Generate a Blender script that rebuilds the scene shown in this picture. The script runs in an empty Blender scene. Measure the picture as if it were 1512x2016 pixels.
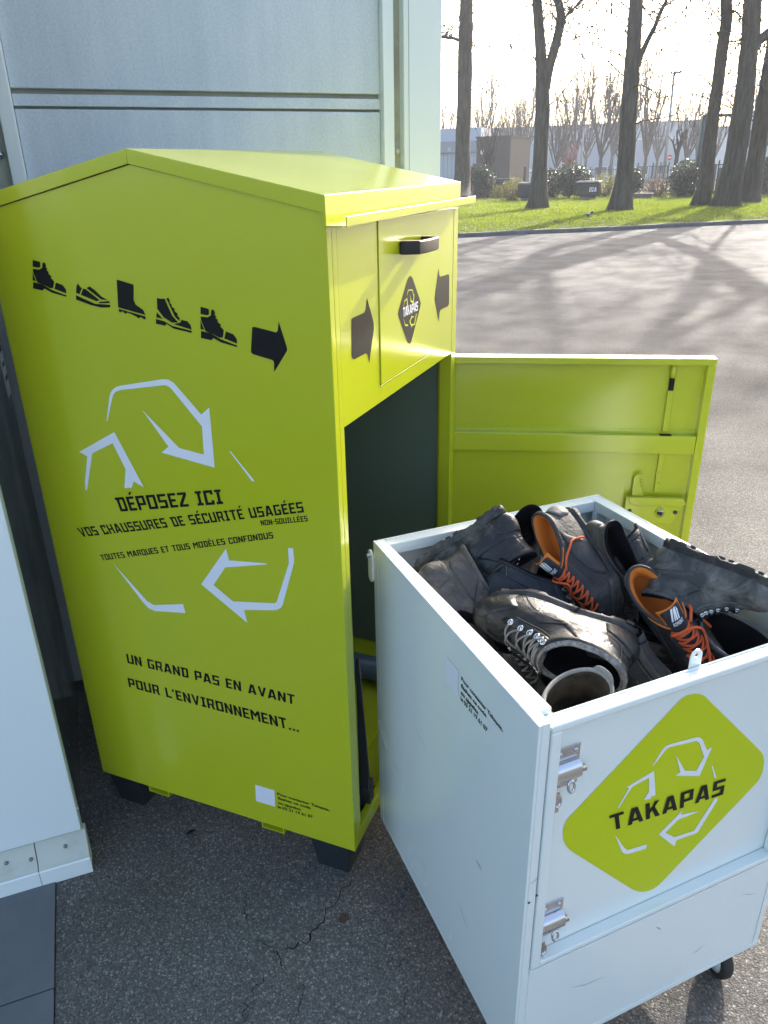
import bpy, bmesh, math, random
from mathutils import Vector, Matrix, noise, Quaternion
from mathutils.geometry import tessellate_polygon
R = math.radians
scene = bpy.context.scene
col = scene.collection

# ------------------------------------------------------------------ camera, sky, sun, exposure
CAM_POS = Vector((0.61657, -1.2661, 1.7217))
CR = Vector((0.928277, 0.371441, -0.018271))      # camera right
CU = Vector((-0.135705, 0.384066, 0.913278))      # camera up
CD = Vector((-0.346246, 0.845296, -0.406926))     # camera view direction
F_PX = 1488.37
cam_data = bpy.data.cameras.new('camera')
cam = bpy.data.objects.new('camera', cam_data)
col.objects.link(cam)
cam.matrix_world = Matrix(((CR.x, CU.x, -CD.x, CAM_POS.x), (CR.y, CU.y, -CD.y, CAM_POS.y),
                           (CR.z, CU.z, -CD.z, CAM_POS.z), (0, 0, 0, 1)))
cam_data.sensor_fit = 'VERTICAL'
cam_data.sensor_height = 36.0
cam_data.sensor_width = 27.0
cam_data.lens = F_PX / 2016 * 36.0
cam_data.clip_start = 0.02
cam_data.clip_end = 3000
scene.camera = cam

SUN_AZ = R(8.0)      # from +Y towards +X
SUN_EL = R(22.0)
world = bpy.data.worlds.new('World')
scene.world = world
world.use_nodes = True
wn = world.node_tree
sky = wn.nodes.new('ShaderNodeTexSky')
sky.sky_type = 'NISHITA'
sky.sun_disc = False
sky.sun_elevation = SUN_EL
sky.sun_rotation = SUN_AZ
sky.air_density = 0.9
sky.dust_density = 4.0
sky.ozone_density = 1.0
bg = wn.nodes['Background']
bg.inputs['Strength'].default_value = 0.15
wn.links.new(sky.outputs[0], bg.inputs['Color'])
sun_dir = Vector((math.sin(SUN_AZ) * math.cos(SUN_EL), math.cos(SUN_AZ) * math.cos(SUN_EL), math.sin(SUN_EL)))
sun_data = bpy.data.lights.new('sun', 'SUN')
sun_data.energy = 3.2
sun_data.angle = R(0.45)
sun_data.color = (1.0, 0.94, 0.86)
sun = bpy.data.objects.new('sun', sun_data)
col.objects.link(sun)
sun.rotation_euler = (-sun_dir).to_track_quat('-Z', 'Y').to_euler()
vs = scene.view_settings
vs.view_transform = 'Standard'
vs.look = 'None'
vs.exposure = 1.92
vs.gamma = 1.0
vs.use_curve_mapping = False
scene.cycles.max_bounces = 8
scene.cycles.use_adaptive_sampling = True
scene.cycles.sample_clamp_indirect = 6.0

def at(px, py, dist):
    """the place seen at a photograph pixel, at a horizontal distance from the camera"""
    v = CD + CR * ((px - 756) / F_PX) - CU * ((py - 1008) / F_PX)
    return CAM_POS + v * (dist / math.hypot(v.x, v.y))

def on_z(px, py, z=0.0):
    v = CD + CR * ((px - 756) / F_PX) - CU * ((py - 1008) / F_PX)
    return CAM_POS + v * ((z - CAM_POS.z) / v.z)

# ------------------------------------------------------------------ materials
def nodes_of(m):
    nt = m.node_tree
    return nt, nt.nodes['Principled BSDF']

def mat(name, c, rough=0.5, metal=0.0, spec=0.5, bump=None, var=None, rvar=None, stretch=None):
    """bump = (scale, strength, distance), var = (scale, colour2, lo, hi), rvar = (scale, amount)"""
    m = bpy.data.materials.new(name)
    m.use_nodes = True
    nt, b = nodes_of(m)
    b.inputs['Base Color'].default_value = (*c, 1)
    b.inputs['Roughness'].default_value = rough
    b.inputs['Metallic'].default_value = metal
    b.inputs['Specular IOR Level'].default_value = spec
    tc = nt.nodes.new('ShaderNodeTexCoord')
    src = tc.outputs['Object']
    if stretch:
        mp = nt.nodes.new('ShaderNodeMapping')
        mp.inputs['Scale'].default_value = stretch
        nt.links.new(src, mp.inputs['Vector'])
        src = mp.outputs[0]
    def nz(scale, detail=5, rg=0.6):
        n = nt.nodes.new('ShaderNodeTexNoise')
        n.inputs['Scale'].default_value = scale
        n.inputs['Detail'].default_value = detail
        n.inputs['Roughness'].default_value = rg
        nt.links.new(src, n.inputs['Vector'])
        return n
    if var:
        n = nz(var[0])
        mr = nt.nodes.new('ShaderNodeMapRange')
        mr.inputs[1].default_value = var[2]
        mr.inputs[2].default_value = var[3]
        nt.links.new(n.outputs[0], mr.inputs[0])
        mx = nt.nodes.new('ShaderNodeMix')
        mx.data_type = 'RGBA'
        mx.inputs['A'].default_value = (*c, 1)
        mx.inputs['B'].default_value = (*var[1], 1)
        nt.links.new(mr.outputs[0], mx.inputs['Factor'])
        nt.links.new(mx.outputs['Result'], b.inputs['Base Color'])
    if rvar:
        n = nz(rvar[0])
        mr = nt.nodes.new('ShaderNodeMapRange')
        mr.inputs[1].default_value = 0.3
        mr.inputs[2].default_value = 0.7
        mr.inputs[3].default_value = max(0.02, rough - rvar[1])
        mr.inputs[4].default_value = min(1, rough + rvar[1])
        nt.links.new(n.outputs[0], mr.inputs[0])
        nt.links.new(mr.outputs[0], b.inputs['Roughness'])
    if bump:
        n = nz(bump[0], 4)
        bp = nt.nodes.new('ShaderNodeBump')
        bp.inputs['Strength'].default_value = bump[1]
        bp.inputs['Distance'].default_value = bump[2]
        nt.links.new(n.outputs[0], bp.inputs['Height'])
        nt.links.new(bp.outputs[0], b.inputs['Normal'])
    return m

M = {}
M['lime'] = mat('lime_paint', (0.47, 0.51, 0.010), 0.24, bump=(700, 0.05, 0.0004), var=(3.0, (0.455, 0.50, 0.010), 0.35, 0.7), rvar=(5, 0.05))
M['lime_inside'] = mat('dark_green_grey', (0.10, 0.14, 0.105), 0.45)
M['cart_paint'] = mat('pale_blue_grey_paint', (0.73, 0.785, 0.755), 0.20, bump=(700, 0.05, 0.0004), var=(1.5, (0.715, 0.775, 0.75), 0.4, 0.7), rvar=(6, 0.06))
M['print_black'] = mat('black_print', (0.006, 0.006, 0.007), 0.5, spec=.2)
M['print_white'] = mat('white_print', (0.74, 0.76, 0.80), 0.4)
M['print_lime'] = mat('lime_print', (0.50, 0.57, 0.002), 0.45, spec=.3)
M['print_yellow'] = mat('yellow_print', (0.55, 0.62, 0.02), 0.35)
M['black_plastic'] = mat('black_plastic', (0.012, 0.012, 0.013), 0.35)
M['dark_steel'] = mat('dark_steel', (0.016, 0.022, 0.028), 0.45, bump=(60, 0.2, 0.002))
M['zinc'] = mat('zinc_plated_steel', (0.62, 0.64, 0.68), 0.24, metal=1.0, bump=(40, 0.1, 0.001))
M['white_metal'] = mat('white_coated_metal', (0.76, 0.81, 0.79), 0.34, bump=(500, 0.05, 0.0005), var=(1.2, (0.74, 0.795, 0.775), 0.4, 0.75))
M['cream_metal'] = mat('weathered_cream_metal', (0.52, 0.54, 0.47), 0.5, var=(9, (0.36, 0.38, 0.33), 0.45, 0.75))
M['groove'] = mat('olive_grey_groove', (0.36, 0.36, 0.28), 0.6, var=(7, (0.25, 0.25, 0.2), 0.45, 0.75))
M['rubber'] = mat('black_rubber', (0.022, 0.020, 0.019), 0.7, bump=(200, 0.2, 0.001))
M['bark'] = mat('bark', (0.075, 0.062, 0.046), 0.95, spec=0.2, bump=(2.2, 1.0, 0.12), var=(2.6, (0.13, 0.11, 0.085), 0.42, 0.68), stretch=(3.4, 3.4, 0.55))
M['twig'] = mat('twig_bark', (0.075, 0.06, 0.048), 0.9, spec=0.2)
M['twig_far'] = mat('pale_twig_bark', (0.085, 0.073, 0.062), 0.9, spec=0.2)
M['twig_red'] = mat('red_twig_bark', (0.24, 0.07, 0.06), 0.9, spec=0.2)

def galvanised():
    m = mat('mottled_grey_cladding', (0.2, 0.2, 0.2), 0.42)
    nt, b = nodes_of(m)
    tc = [n for n in nt.nodes if n.type == 'TEX_COORD'][0]
    def nz(scale, detail, st=(1, 1, 1)):
        mp = nt.nodes.new('ShaderNodeMapping'); mp.inputs['Scale'].default_value = st
        nt.links.new(tc.outputs['Object'], mp.inputs['Vector'])
        n = nt.nodes.new('ShaderNodeTexNoise')
        n.inputs['Scale'].default_value = scale; n.inputs['Detail'].default_value = detail
        n.inputs['Roughness'].default_value = 0.7
        nt.links.new(mp.outputs[0], n.inputs['Vector'])
        return n.outputs[0]
    def math_(op, a, b_):
        n = nt.nodes.new('ShaderNodeMath'); n.operation = op
        for i, v in enumerate((a, b_)):
            if isinstance(v, (int, float)): n.inputs[i].default_value = v
            else: nt.links.new(v, n.inputs[i])
        return n.outputs[0]
    f = math_('ADD', math_('MULTIPLY', nz(150, 4), 0.85), math_('MULTIPLY', nz(2.6, 2, (2.0, 2.0, 0.9)), 0.40))
    f = math_('ADD', f, math_('MULTIPLY', nz(9, 3, (3, 3, .25)), 0.25))
    rp = nt.nodes.new('ShaderNodeValToRGB')
    rp.color_ramp.elements[0].position = 0.48; rp.color_ramp.elements[0].color = (0.43, 0.49, 0.54, 1)
    rp.color_ramp.elements[1].position = 1.0; rp.color_ramp.elements[1].color = (0.66, 0.71, 0.74, 1)
    e = rp.color_ramp.elements.new(0.73); e.color = (0.53, 0.595, 0.64, 1)
    nt.links.new(f, rp.inputs[0]); nt.links.new(rp.outputs[0], b.inputs['Base Color'])
    bp = nt.nodes.new('ShaderNodeBump'); bp.inputs['Strength'].default_value = 0.25; bp.inputs['Distance'].default_value = 0.002
    nt.links.new(nz(140, 3), bp.inputs['Height']); nt.links.new(bp.outputs[0], b.inputs['Normal'])
    return m
M['cladding'] = galvanised()

def asphalt_mat():
    m = mat('worn_asphalt', (0.07, 0.07, 0.07), 0.92, spec=0.18)
    nt, b = nodes_of(m)
    tc = [n for n in nt.nodes if n.type == 'TEX_COORD'][0]
    L = nt.links.new
    vo = nt.nodes.new('ShaderNodeTexVoronoi'); vo.inputs['Scale'].default_value = 230; vo.inputs['Randomness'].default_value = 1
    dn = nt.nodes.new('ShaderNodeTexNoise'); dn.inputs['Scale'].default_value = 160; dn.inputs['Detail'].default_value = 3
    L(tc.outputs['Object'], dn.inputs['Vector'])
    da = nt.nodes.new('ShaderNodeVectorMath'); da.operation = 'MULTIPLY_ADD'; da.inputs[1].default_value = (.008, .008, .008)
    L(dn.outputs['Color'], da.inputs[0]); L(tc.outputs['Object'], da.inputs[2]); L(da.outputs[0], vo.inputs['Vector'])
    sep = nt.nodes.new('ShaderNodeSeparateColor'); L(vo.outputs['Color'], sep.inputs[0])
    rp = nt.nodes.new('ShaderNodeValToRGB')
    E_ = rp.color_ramp.elements
    E_[0].position = 0; E_[0].color = (0.102, 0.098, 0.092, 1)
    E_[1].position = 1; E_[1].color = (0.30, 0.285, 0.265, 1)
    e = E_.new(0.55); e.color = (0.128, 0.123, 0.115, 1)
    e = E_.new(0.86); e.color = (0.17, 0.163, 0.152, 1)
    L(sep.outputs[0], rp.inputs[0])
    # binder between the stones, and worn patches
    mr = nt.nodes.new('ShaderNodeMapRange'); mr.inputs[1].default_value = 0.25; mr.inputs[2].default_value = 0.75
    mr.inputs[3].default_value = 1.0; mr.inputs[4].default_value = 0.62
    L(vo.outputs['Distance'], mr.inputs[0])
    nz = nt.nodes.new('ShaderNodeTexNoise'); nz.inputs['Scale'].default_value = 1.3; nz.inputs['Detail'].default_value = 6
    L(tc.outputs['Object'], nz.inputs['Vector'])
    mr2 = nt.nodes.new('ShaderNodeMapRange'); mr2.inputs[1].default_value = 0.3; mr2.inputs[2].default_value = 0.7
    mr2.inputs[3].default_value = 0.78; mr2.inputs[4].default_value = 1.46
    L(nz.outputs[0], mr2.inputs[0])
    n3 = nt.nodes.new('ShaderNodeTexNoise'); n3.inputs['Scale'].default_value = 70; n3.inputs['Detail'].default_value = 6; n3.inputs['Roughness'].default_value = .75
    L(tc.outputs['Object'], n3.inputs['Vector'])
    mr3 = nt.nodes.new('ShaderNodeMapRange'); mr3.inputs[1].default_value = .3; mr3.inputs[2].default_value = .7; mr3.inputs[3].default_value = .72; mr3.inputs[4].default_value = 1.3
    L(n3.outputs[0], mr3.inputs[0])
    mu0 = nt.nodes.new('ShaderNodeMath'); mu0.operation = 'MULTIPLY'; L(mr.outputs[0], mu0.inputs[0]); L(mr3.outputs[0], mu0.inputs[1])
    mu = nt.nodes.new('ShaderNodeMath'); mu.operation = 'MULTIPLY'; L(mu0.outputs[0], mu.inputs[0]); L(mr2.outputs[0], mu.inputs[1])
    vm = nt.nodes.new('ShaderNodeVectorMath'); vm.operation = 'SCALE'; L(rp.outputs[0], vm.inputs[0]); L(mu.outputs[0], vm.inputs['Scale'])
    L(vm.outputs[0], b.inputs['Base Color'])
    bp = nt.nodes.new('ShaderNodeBump'); bp.invert = True
    bp.inputs['Strength'].default_value = 0.6; bp.inputs['Distance'].default_value = 0.003
    L(vo.outputs['Distance'], bp.inputs['Height'])
    bp2 = nt.nodes.new('ShaderNodeBump'); bp2.inputs['Strength'].default_value = 0.5; bp2.inputs['Distance'].default_value = 0.006
    n2 = nt.nodes.new('ShaderNodeTexNoise'); n2.inputs['Scale'].default_value = 45; n2.inputs['Detail'].default_value = 4
    L(tc.outputs['Object'], n2.inputs['Vector']); L(n2.outputs[0], bp2.inputs['Height'])
    L(bp.outputs[0], bp2.inputs['Normal']); L(bp2.outputs[0], b.inputs['Normal'])
    return m
M['asphalt'] = asphalt_mat()
M['crack'] = mat('crack_dirt', (0.012, 0.012, 0.012), 1.0, spec=0.1)
M['rust'] = mat('rust_stained_asphalt', (0.10, 0.055, 0.03), 0.9, bump=(150, 0.9, 0.004), var=(160, (0.055, 0.04, 0.03), 0.4, 0.6))
M['slab'] = mat('grey_paving', (0.13, 0.14, 0.15), 0.75, bump=(180, 0.35, 0.002), var=(6, (0.10, 0.11, 0.12), 0.35, 0.7))
M['kerb'] = mat('concrete_kerb', (0.16, 0.155, 0.15), 0.85, bump=(30, 0.4, 0.01), var=(2, (0.1, 0.1, 0.095), 0.4, 0.7))
M['soil'] = mat('grass_soil', (0.085, 0.10, 0.022), 1.0, spec=0.1, bump=(9, 0.8, 0.06), var=(1.3, (0.055, 0.075, 0.018), 0.4, 0.65))
M['far_ground'] = mat('far_grass', (0.10, 0.11, 0.05), 1.0, spec=0.1, var=(0.08, (0.14, 0.13, 0.11), 0.45, 0.6))

def leafy(name, c, c2, trans=0.35, rough=0.5):
    m = mat(name, c, rough, var=(2.5, c2, 0.35, 0.65))
    nt, b = nodes_of(m)
    out = nt.nodes['Material Output']
    tr = nt.nodes.new('ShaderNodeBsdfTranslucent')
    tr.inputs['Color'].default_value = (min(1, c[0] * 2.2), min(1, c[1] * 2.2), c[2] * 1.2, 1)
    mx = nt.nodes.new('ShaderNodeMixShader'); mx.inputs[0].default_value = trans
    nt.links.new(b.outputs[0], mx.inputs[1]); nt.links.new(tr.outputs[0], mx.inputs[2]); nt.links.new(mx.outputs[0], out.inputs[0])
    return m
M['grass'] = leafy('grass_blades', (0.105, 0.135, 0.018), (0.15, 0.16, 0.03), 0.5)
M['leaf_dark'] = leafy('dark_glossy_leaf', (0.028, 0.042, 0.016), (0.045, 0.06, 0.02), 0.12, 0.32)
M['leaf_yellow'] = leafy('yellow_green_leaf', (0.13, 0.13, 0.02), (0.12, 0.085, 0.03), 0.4)
M['leaf_brown'] = leafy('reddish_brown_leaf', (0.11, 0.06, 0.04), (0.08, 0.07, 0.03), 0.3)
M['catkin'] = mat('catkin', (0.09, 0.07, 0.05), 0.9)
M['ware_pale'] = mat('pale_corrugated_sheet', (0.36, 0.40, 0.46), 0.6)
M['ware_white'] = mat('white_sheet', (0.62, 0.65, 0.68), 0.6)
M['ware_grey'] = mat('grey_render', (0.27, 0.27, 0.29), 0.8)
M['ware_brown'] = mat('brown_timber_cladding', (0.13, 0.105, 0.085), 0.85)
M['glass'] = mat('dark_glass', (0.03, 0.035, 0.045), 0.08)
M['fence_green'] = mat('dark_green_steel', (0.02, 0.05, 0.045), 0.5)
M['wood_post'] = mat('weathered_post', (0.10, 0.085, 0.065), 0.9)
M['grey_steel'] = mat('grey_steel', (0.25, 0.25, 0.26), 0.5, metal=0.6)
M['navy_plastic'] = mat('dark_blue_plastic', (0.03, 0.04, 0.06), 0.5)
M['red_sign'] = mat('red_sign_paint', (0.5, 0.03, 0.03), 0.5)
M['pink_sheet'] = mat('pale_red_panel', (0.45, 0.25, 0.22), 0.6)
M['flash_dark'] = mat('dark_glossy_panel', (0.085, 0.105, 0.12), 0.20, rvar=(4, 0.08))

nodes_of(M['lime'])[1].inputs['Coat Weight'].default_value = 0.75; nodes_of(M['lime'])[1].inputs['Coat Roughness'].default_value = 0.16
nodes_of(M['cart_paint'])[1].inputs['Coat Weight'].default_value = 0.35; nodes_of(M['cart_paint'])[1].inputs['Coat Roughness'].default_value = 0.10
def weather(m, dust=(.45, .44, .40), amt=.55, scale=38):
    """small specks of dust, fine rubbed marks and a patchy sheen"""
    nt, b = nodes_of(m); L = nt.links.new
    tc = [n for n in nt.nodes if n.type == 'TEX_COORD'][0]
    def nz(sc, det, st=(1, 1, 1)):
        mp = nt.nodes.new('ShaderNodeMapping'); mp.inputs['Scale'].default_value = st; L(tc.outputs['Object'], mp.inputs['Vector'])
        n = nt.nodes.new('ShaderNodeTexNoise'); n.inputs['Scale'].default_value = sc; n.inputs['Detail'].default_value = det; n.inputs['Roughness'].default_value = .7
        L(mp.outputs[0], n.inputs['Vector']); return n.outputs[0]
    def rng(v, lo, hi, a, c):
        q = nt.nodes.new('ShaderNodeMapRange'); q.inputs[1].default_value = lo; q.inputs[2].default_value = hi; q.inputs[3].default_value = a; q.inputs[4].default_value = c
        L(v, q.inputs[0]); return q.outputs[0]
    def op(o, a, c):
        q = nt.nodes.new('ShaderNodeMath'); q.operation = o
        for i, v in enumerate((a, c)):
            if isinstance(v, (int, float)): q.inputs[i].default_value = v
            else: L(v, q.inputs[i])
        return q.outputs[0]
    speck = op('MULTIPLY', rng(nz(260, 2), .70, .76, 0, 1), rng(nz(5, 3), .45, .65, 0, 1))
    rub = op('MULTIPLY', rng(nz(scale, 4, (1, 1, .12)), .66, .74, 0, .5), rng(nz(2.2, 2), .5, .68, 0, 1))
    film = rng(nz(1.6, 2), .4, .75, 0, .10)
    f = op('MULTIPLY', op('ADD', op('MAXIMUM', speck, rub), film), amt)
    src = b.inputs['Base Color'].links[0].from_socket
    mx = nt.nodes.new('ShaderNodeMix'); mx.data_type = 'RGBA'; mx.inputs['B'].default_value = (*dust, 1)
    L(src, mx.inputs['A']); L(f, mx.inputs['Factor']); L(mx.outputs['Result'], b.inputs['Base Color'])
    ro = op('ADD', rng(nz(1.8, 2), .3, .7, .18, .27), op('MULTIPLY', f, .5)); L(ro, b.inputs['Roughness'])
weather(M['lime'], (.46, .45, .30), .22)
weather(M['cart_paint'], (.34, .33, .31), .20)
# ------------------------------------------------------------------ mesh helpers
class MB:
    def __init__(self):
        self.v = []; self.f = []; self.s = []
    def add(self, vs_, fs_, smooth=False):
        o = len(self.v)
        self.v.extend([tuple(p) for p in vs_])
        for f in fs_:
            self.f.append(tuple(i + o for i in f)); self.s.append(smooth)
    def box(self, x0, y0, z0, x1, y1, z1, mtx=None):
        p = [Vector((x, y, z)) for z in (z0, z1) for y in (y0, y1) for x in (x0, x1)]
        if mtx is not None: p = [mtx @ q for q in p]
        self.add(p, [(0, 2, 3, 1), (4, 5, 7, 6), (0, 1, 5, 4), (2, 6, 7, 3), (0, 4, 6, 2), (1, 3, 7, 5)])
        return self
    def prism(self, poly, axis, h0, h1):
        """poly in 2D extruded along an axis (0,1,2)"""
        n = len(poly)
        def mk(a, b, h):
            return {0: (h, a, b), 1: (a, h, b), 2: (a, b, h)}[axis]
        vs_ = [mk(a, b, h0) for a, b in poly] + [mk(a, b, h1) for a, b in poly]
        tri = tessellate_polygon([[Vector((a, b, 0)) for a, b in poly]])
        fs_ = [tuple(t) for t in tri] + [tuple(i + n for i in reversed(t)) for t in tri]
        fs_ += [(i, (i + 1) % n, (i + 1) % n + n, i + n) for i in range(n)]
        self.add(vs_, fs_)
        return self
    def tube(self, pts, rad, sides=8, cap=True, smooth=True, closed=False):
        pts = [Vector(p) for p in pts]
        n = len(pts)
        if isinstance(rad, (int, float)): rad = [rad] * n
        ref = Vector((0.31, 0.17, 0.94))
        vs_ = []; prev = None
        for i, p in enumerate(pts):
            a = pts[(i - 1) % n] if (closed or i > 0) else p
            b = pts[(i + 1) % n] if (closed or i < n - 1) else p
            t = (b - a)
            t = t.normalized() if t.length > 1e-9 else Vector((0, 0, 1))
            if prev is None:
                x = t.cross(ref)
                if x.length < 1e-3: x = t.cross(Vector((1, 0, 0)))
            else:
                x = prev - t * prev.dot(t)
                if x.length < 1e-6: x = t.cross(ref)
            x.normalize(); prev = x; y = t.cross(x)
            for k in range(sides):
                an = 2 * math.pi * k / sides
                vs_.append(p + (x * math.cos(an) + y * math.sin(an)) * rad[i])
        fs_ = []
        for i in range(n if closed else n - 1):
            j = (i + 1) % n
            for k in range(sides):
                l = (k + 1) % sides
                fs_.append((i * sides + k, i * sides + l, j * sides + l, j * sides + k))
        if cap and not closed:
            fs_.append(tuple(reversed(range(sides)))); fs_.append(tuple((n - 1) * sides + k for k in range(sides)))
        self.add(vs_, fs_, smooth)
        return self
    def cyl(self, a, b, r, sides=16, smooth=True):
        return self.tube([a, b], r, sides, True, smooth)
    def polys(self, polys, fn):
        """flat polygons given in 2D, placed by fn(u, v)"""
        for poly in polys:
            tri = tessellate_polygon([[Vector((a, b, 0)) for a, b in poly]])
            self.add([fn(a, b) for a, b in poly], [tuple(t) for t in tri])
        return self
    def build(self, name, m, parent=None, bevel=0, smooth=None, mtx=None, seg=2):
        me = bpy.data.meshes.new(name)
        me.from_pydata(self.v, [], self.f)
        me.polygons.foreach_set('use_smooth', [bool(s) if smooth is None else smooth for s in self.s])
        me.validate(); me.update()
        if m is not None:
            me.materials.append(m if not isinstance(m, str) else M[m])
        o = bpy.data.objects.new(name, me)
        col.objects.link(o)
        if parent is not None: o.parent = parent
        if mtx is not None: o.matrix_local = mtx
        if bevel:
            bv = o.modifiers.new('bevel', 'BEVEL'); bv.width = bevel; bv.segments = seg; bv.limit_method = 'ANGLE'
            bv.angle_limit = R(40); bv.harden_normals = False
            me.polygons.foreach_set('use_smooth', [True] * len(me.polygons))
            wnm = o.modifiers.new('normals', 'WEIGHTED_NORMAL'); wnm.keep_sharp = False
        return o

def fixn(o):
    bm = bmesh.new(); bm.from_mesh(o.data); bmesh.ops.recalc_face_normals(bm, faces=bm.faces); bm.to_mesh(o.data); bm.free()
    return o

def tag(o, label=None, cat=None, group=None, kind=None):
    if label: o['label'] = label
    if cat: o['category'] = cat
    if group: o['group'] = group
    if kind: o['kind'] = kind
    return o

def empty(name, loc=(0, 0, 0), rz=0.0, label=None, cat=None, group=None):
    o = bpy.data.objects.new(name, None)
    o.empty_display_size = 0.1
    o.location = loc; o.rotation_euler = (0, 0, rz)
    col.objects.link(o)
    return tag(o, label, cat, group)

def copy_tree(o, parent=None):
    c = o.copy(); col.objects.link(c)
    if parent is not None: c.parent = parent
    for ch in list(o.children): copy_tree(ch, c)
    return c

# ------------------------------------------------------------------ block lettering, each glyph made of flat convex pieces
def _g(w, *ps): return (w, ps)
def _r(x0, y0, x1, y1): return ((x0, y0), (x1, y0), (x1, y1), (x0, y1))
S_ = 1.45; B_ = 1.25
GLY = {
 'A': _g(5.6, ((0, 0), (1.5, 0), (2.8, 5.2), (2.8, 7), (1.7, 7)), ((4.1, 0), (5.6, 0), (3.9, 7), (2.8, 7), (2.8, 5.2)), ((1.78, 1.2), (3.82, 1.2), (3.55, 2.3), (2.05, 2.3))),
 'C': _g(4.6, _r(0, 0, S_, 7), _r(S_, 0, 4.6, B_), _r(S_, 7 - B_, 4.6, 7), _r(3.3, B_, 4.6, 2.2), _r(3.3, 4.8, 4.6, 7 - B_)),
 'D': _g(5, _r(0.5, 0, .5 + S_, 7), _r(.5 + S_, 0, 3.6, B_), _r(.5 + S_, 7 - B_, 3.6, 7), ((3.6, 0), (4.6, 0), (5, .5), (5, 6.5), (4.6, 7), (3.6, 7)), _r(-.2, 7 - B_, .5, 7)),
 'E': _g(4.2, _r(0, 0, S_, 7), _r(S_, 0, 4.2, B_), _r(S_, 7 - B_, 4.2, 7), _r(S_, 2.9, 3.7, 4.1)),
 'F': _g(4.2, _r(0, 0, S_, 7), _r(S_, 7 - B_, 4.2, 7), _r(S_, 2.7, 3.7, 3.9)),
 'G': _g(4.8, _r(0, 0, S_, 7), _r(S_, 0, 4.8, B_), _r(S_, 7 - B_, 4.6, 7), _r(3.4, B_, 4.8, 3.8), _r(2.6, 2.7, 3.4, 3.8)),
 'H': _g(5, _r(0, 0, S_, 7), _r(5 - S_, 0, 5, 7), _r(S_, 2.9, 5 - S_, 4.1)),
 'I': _g(3.2, _r(.9, B_, 2.3, 7 - B_), _r(0, 0, 3.2, B_), _r(0, 7 - B_, 3.2, 7)),
 'L': _g(4, _r(0, 0, S_, 7), _r(S_, 0, 4, B_)),
 'M': _g(6, _r(0, 0, S_, 7), _r(6 - S_, 0, 6, 7), ((S_, 7), (S_, 4.6), (3, 2.4), (3, 4.8)), ((6 - S_, 7), (3, 4.8), (3, 2.4), (6 - S_, 4.6))),
 'N': _g(5, _r(0, 0, S_, 7), _r(5 - S_, 0, 5, 7), ((S_, 7), (S_, 4.3), (5 - S_, 0), (5 - S_, 2.7))),
 'O': _g(5, _r(0, .0, S_, 7), _r(5 - S_, 0, 5, 7), _r(S_, 0, 5 - S_, B_), _r(S_, 7 - B_, 5 - S_, 7)),
 'P': _g(4.8, _r(0, 0, S_, 7), _r(S_, 7 - B_, 4.8, 7), _r(3.4, 2.3, 4.8, 7 - B_), _r(S_, 2.3, 3.4, 3.5)),
 'Q': _g(5, _r(0, .0, S_, 7), _r(5 - S_, 0, 5, 7), _r(S_, 0, 5 - S_, B_), _r(S_, 7 - B_, 5 - S_, 7), ((3.2, 0), (4.2, -1.2), (5.2, -1.2), (4.4, 0))),
 'R': _g(5, _r(0, 0, S_, 7), _r(S_, 7 - B_, 4.8, 7), _r(3.4, 3.6, 4.8, 7 - B_), _r(S_, 2.6, 4.4, 3.6), ((2.6, 2.6), (3.7, 0), (5.2, 0), (4.1, 2.6))),
 'S': _g(4.6, _r(0, 0, 4.6, B_), _r(3.2, B_, 4.6, 2.9), _r(0, 2.9, 4.6, 4.1), _r(0, 4.1, 1.4, 7 - B_), _r(0, 7 - B_, 4.6, 7)),
 'T': _g(4.8, _r(0, 7 - B_, 4.8, 7), _r(1.7, 0, 3.1, 7 - B_)),
 'U': _g(5, _r(0, 0, S_, 7), _r(5 - S_, 0, 5, 7), _r(S_, 0, 5 - S_, B_)),
 'V': _g(5.4, ((0, 7), (1.5, 7), (2.7, 2), (2.7, 0), (2.0, 0)), ((5.4, 7), (3.9, 7), (2.7, 2), (2.7, 0), (3.4, 0))),
 'Z': _g(4.6, _r(0, 0, 4.6, B_), _r(0, 7 - B_, 4.6, 7), ((0, B_), (1.7, B_), (4.6, 7 - B_), (2.9, 7 - B_))),
 'K': _g(5, _r(0, 0, S_, 7), ((S_, 4.2), (S_, 2.2), (3.2, 7), (4.9, 7)), ((2.2, 3.6), (3.4, 0), (5.1, 0), (3.1, 5.0))),
 'B': _g(5, _r(0, 0, S_, 7), _r(S_, 0, 4.6, B_), _r(S_, 2.9, 4.6, 4.1), _r(S_, 7 - B_, 4.6, 7), _r(3.5, B_, 4.9, 2.9), _r(3.5, 4.1, 4.7, 7 - B_)),
 '-': _g(2.6, _r(0, 2.9, 2.6, 4.1)), '.': _g(1.5, _r(0, 0, 1.4, 1.4)), "'": _g(1.3, _r(0, 5, 1.2, 7)), ' ': _g(2.6),
}
_ac = ((2.0, 7.7), (3.0, 7.7), (4.2, 9.2), (2.8, 9.2)); _gr = ((2.2, 7.7), (3.2, 7.7), (2.4, 9.2), (1.0, 9.2))
GLY['É'] = (GLY['E'][0], GLY['E'][1] + (_ac,))
GLY['È'] = (GLY['E'][0], GLY['E'][1] + (_gr,))

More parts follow.
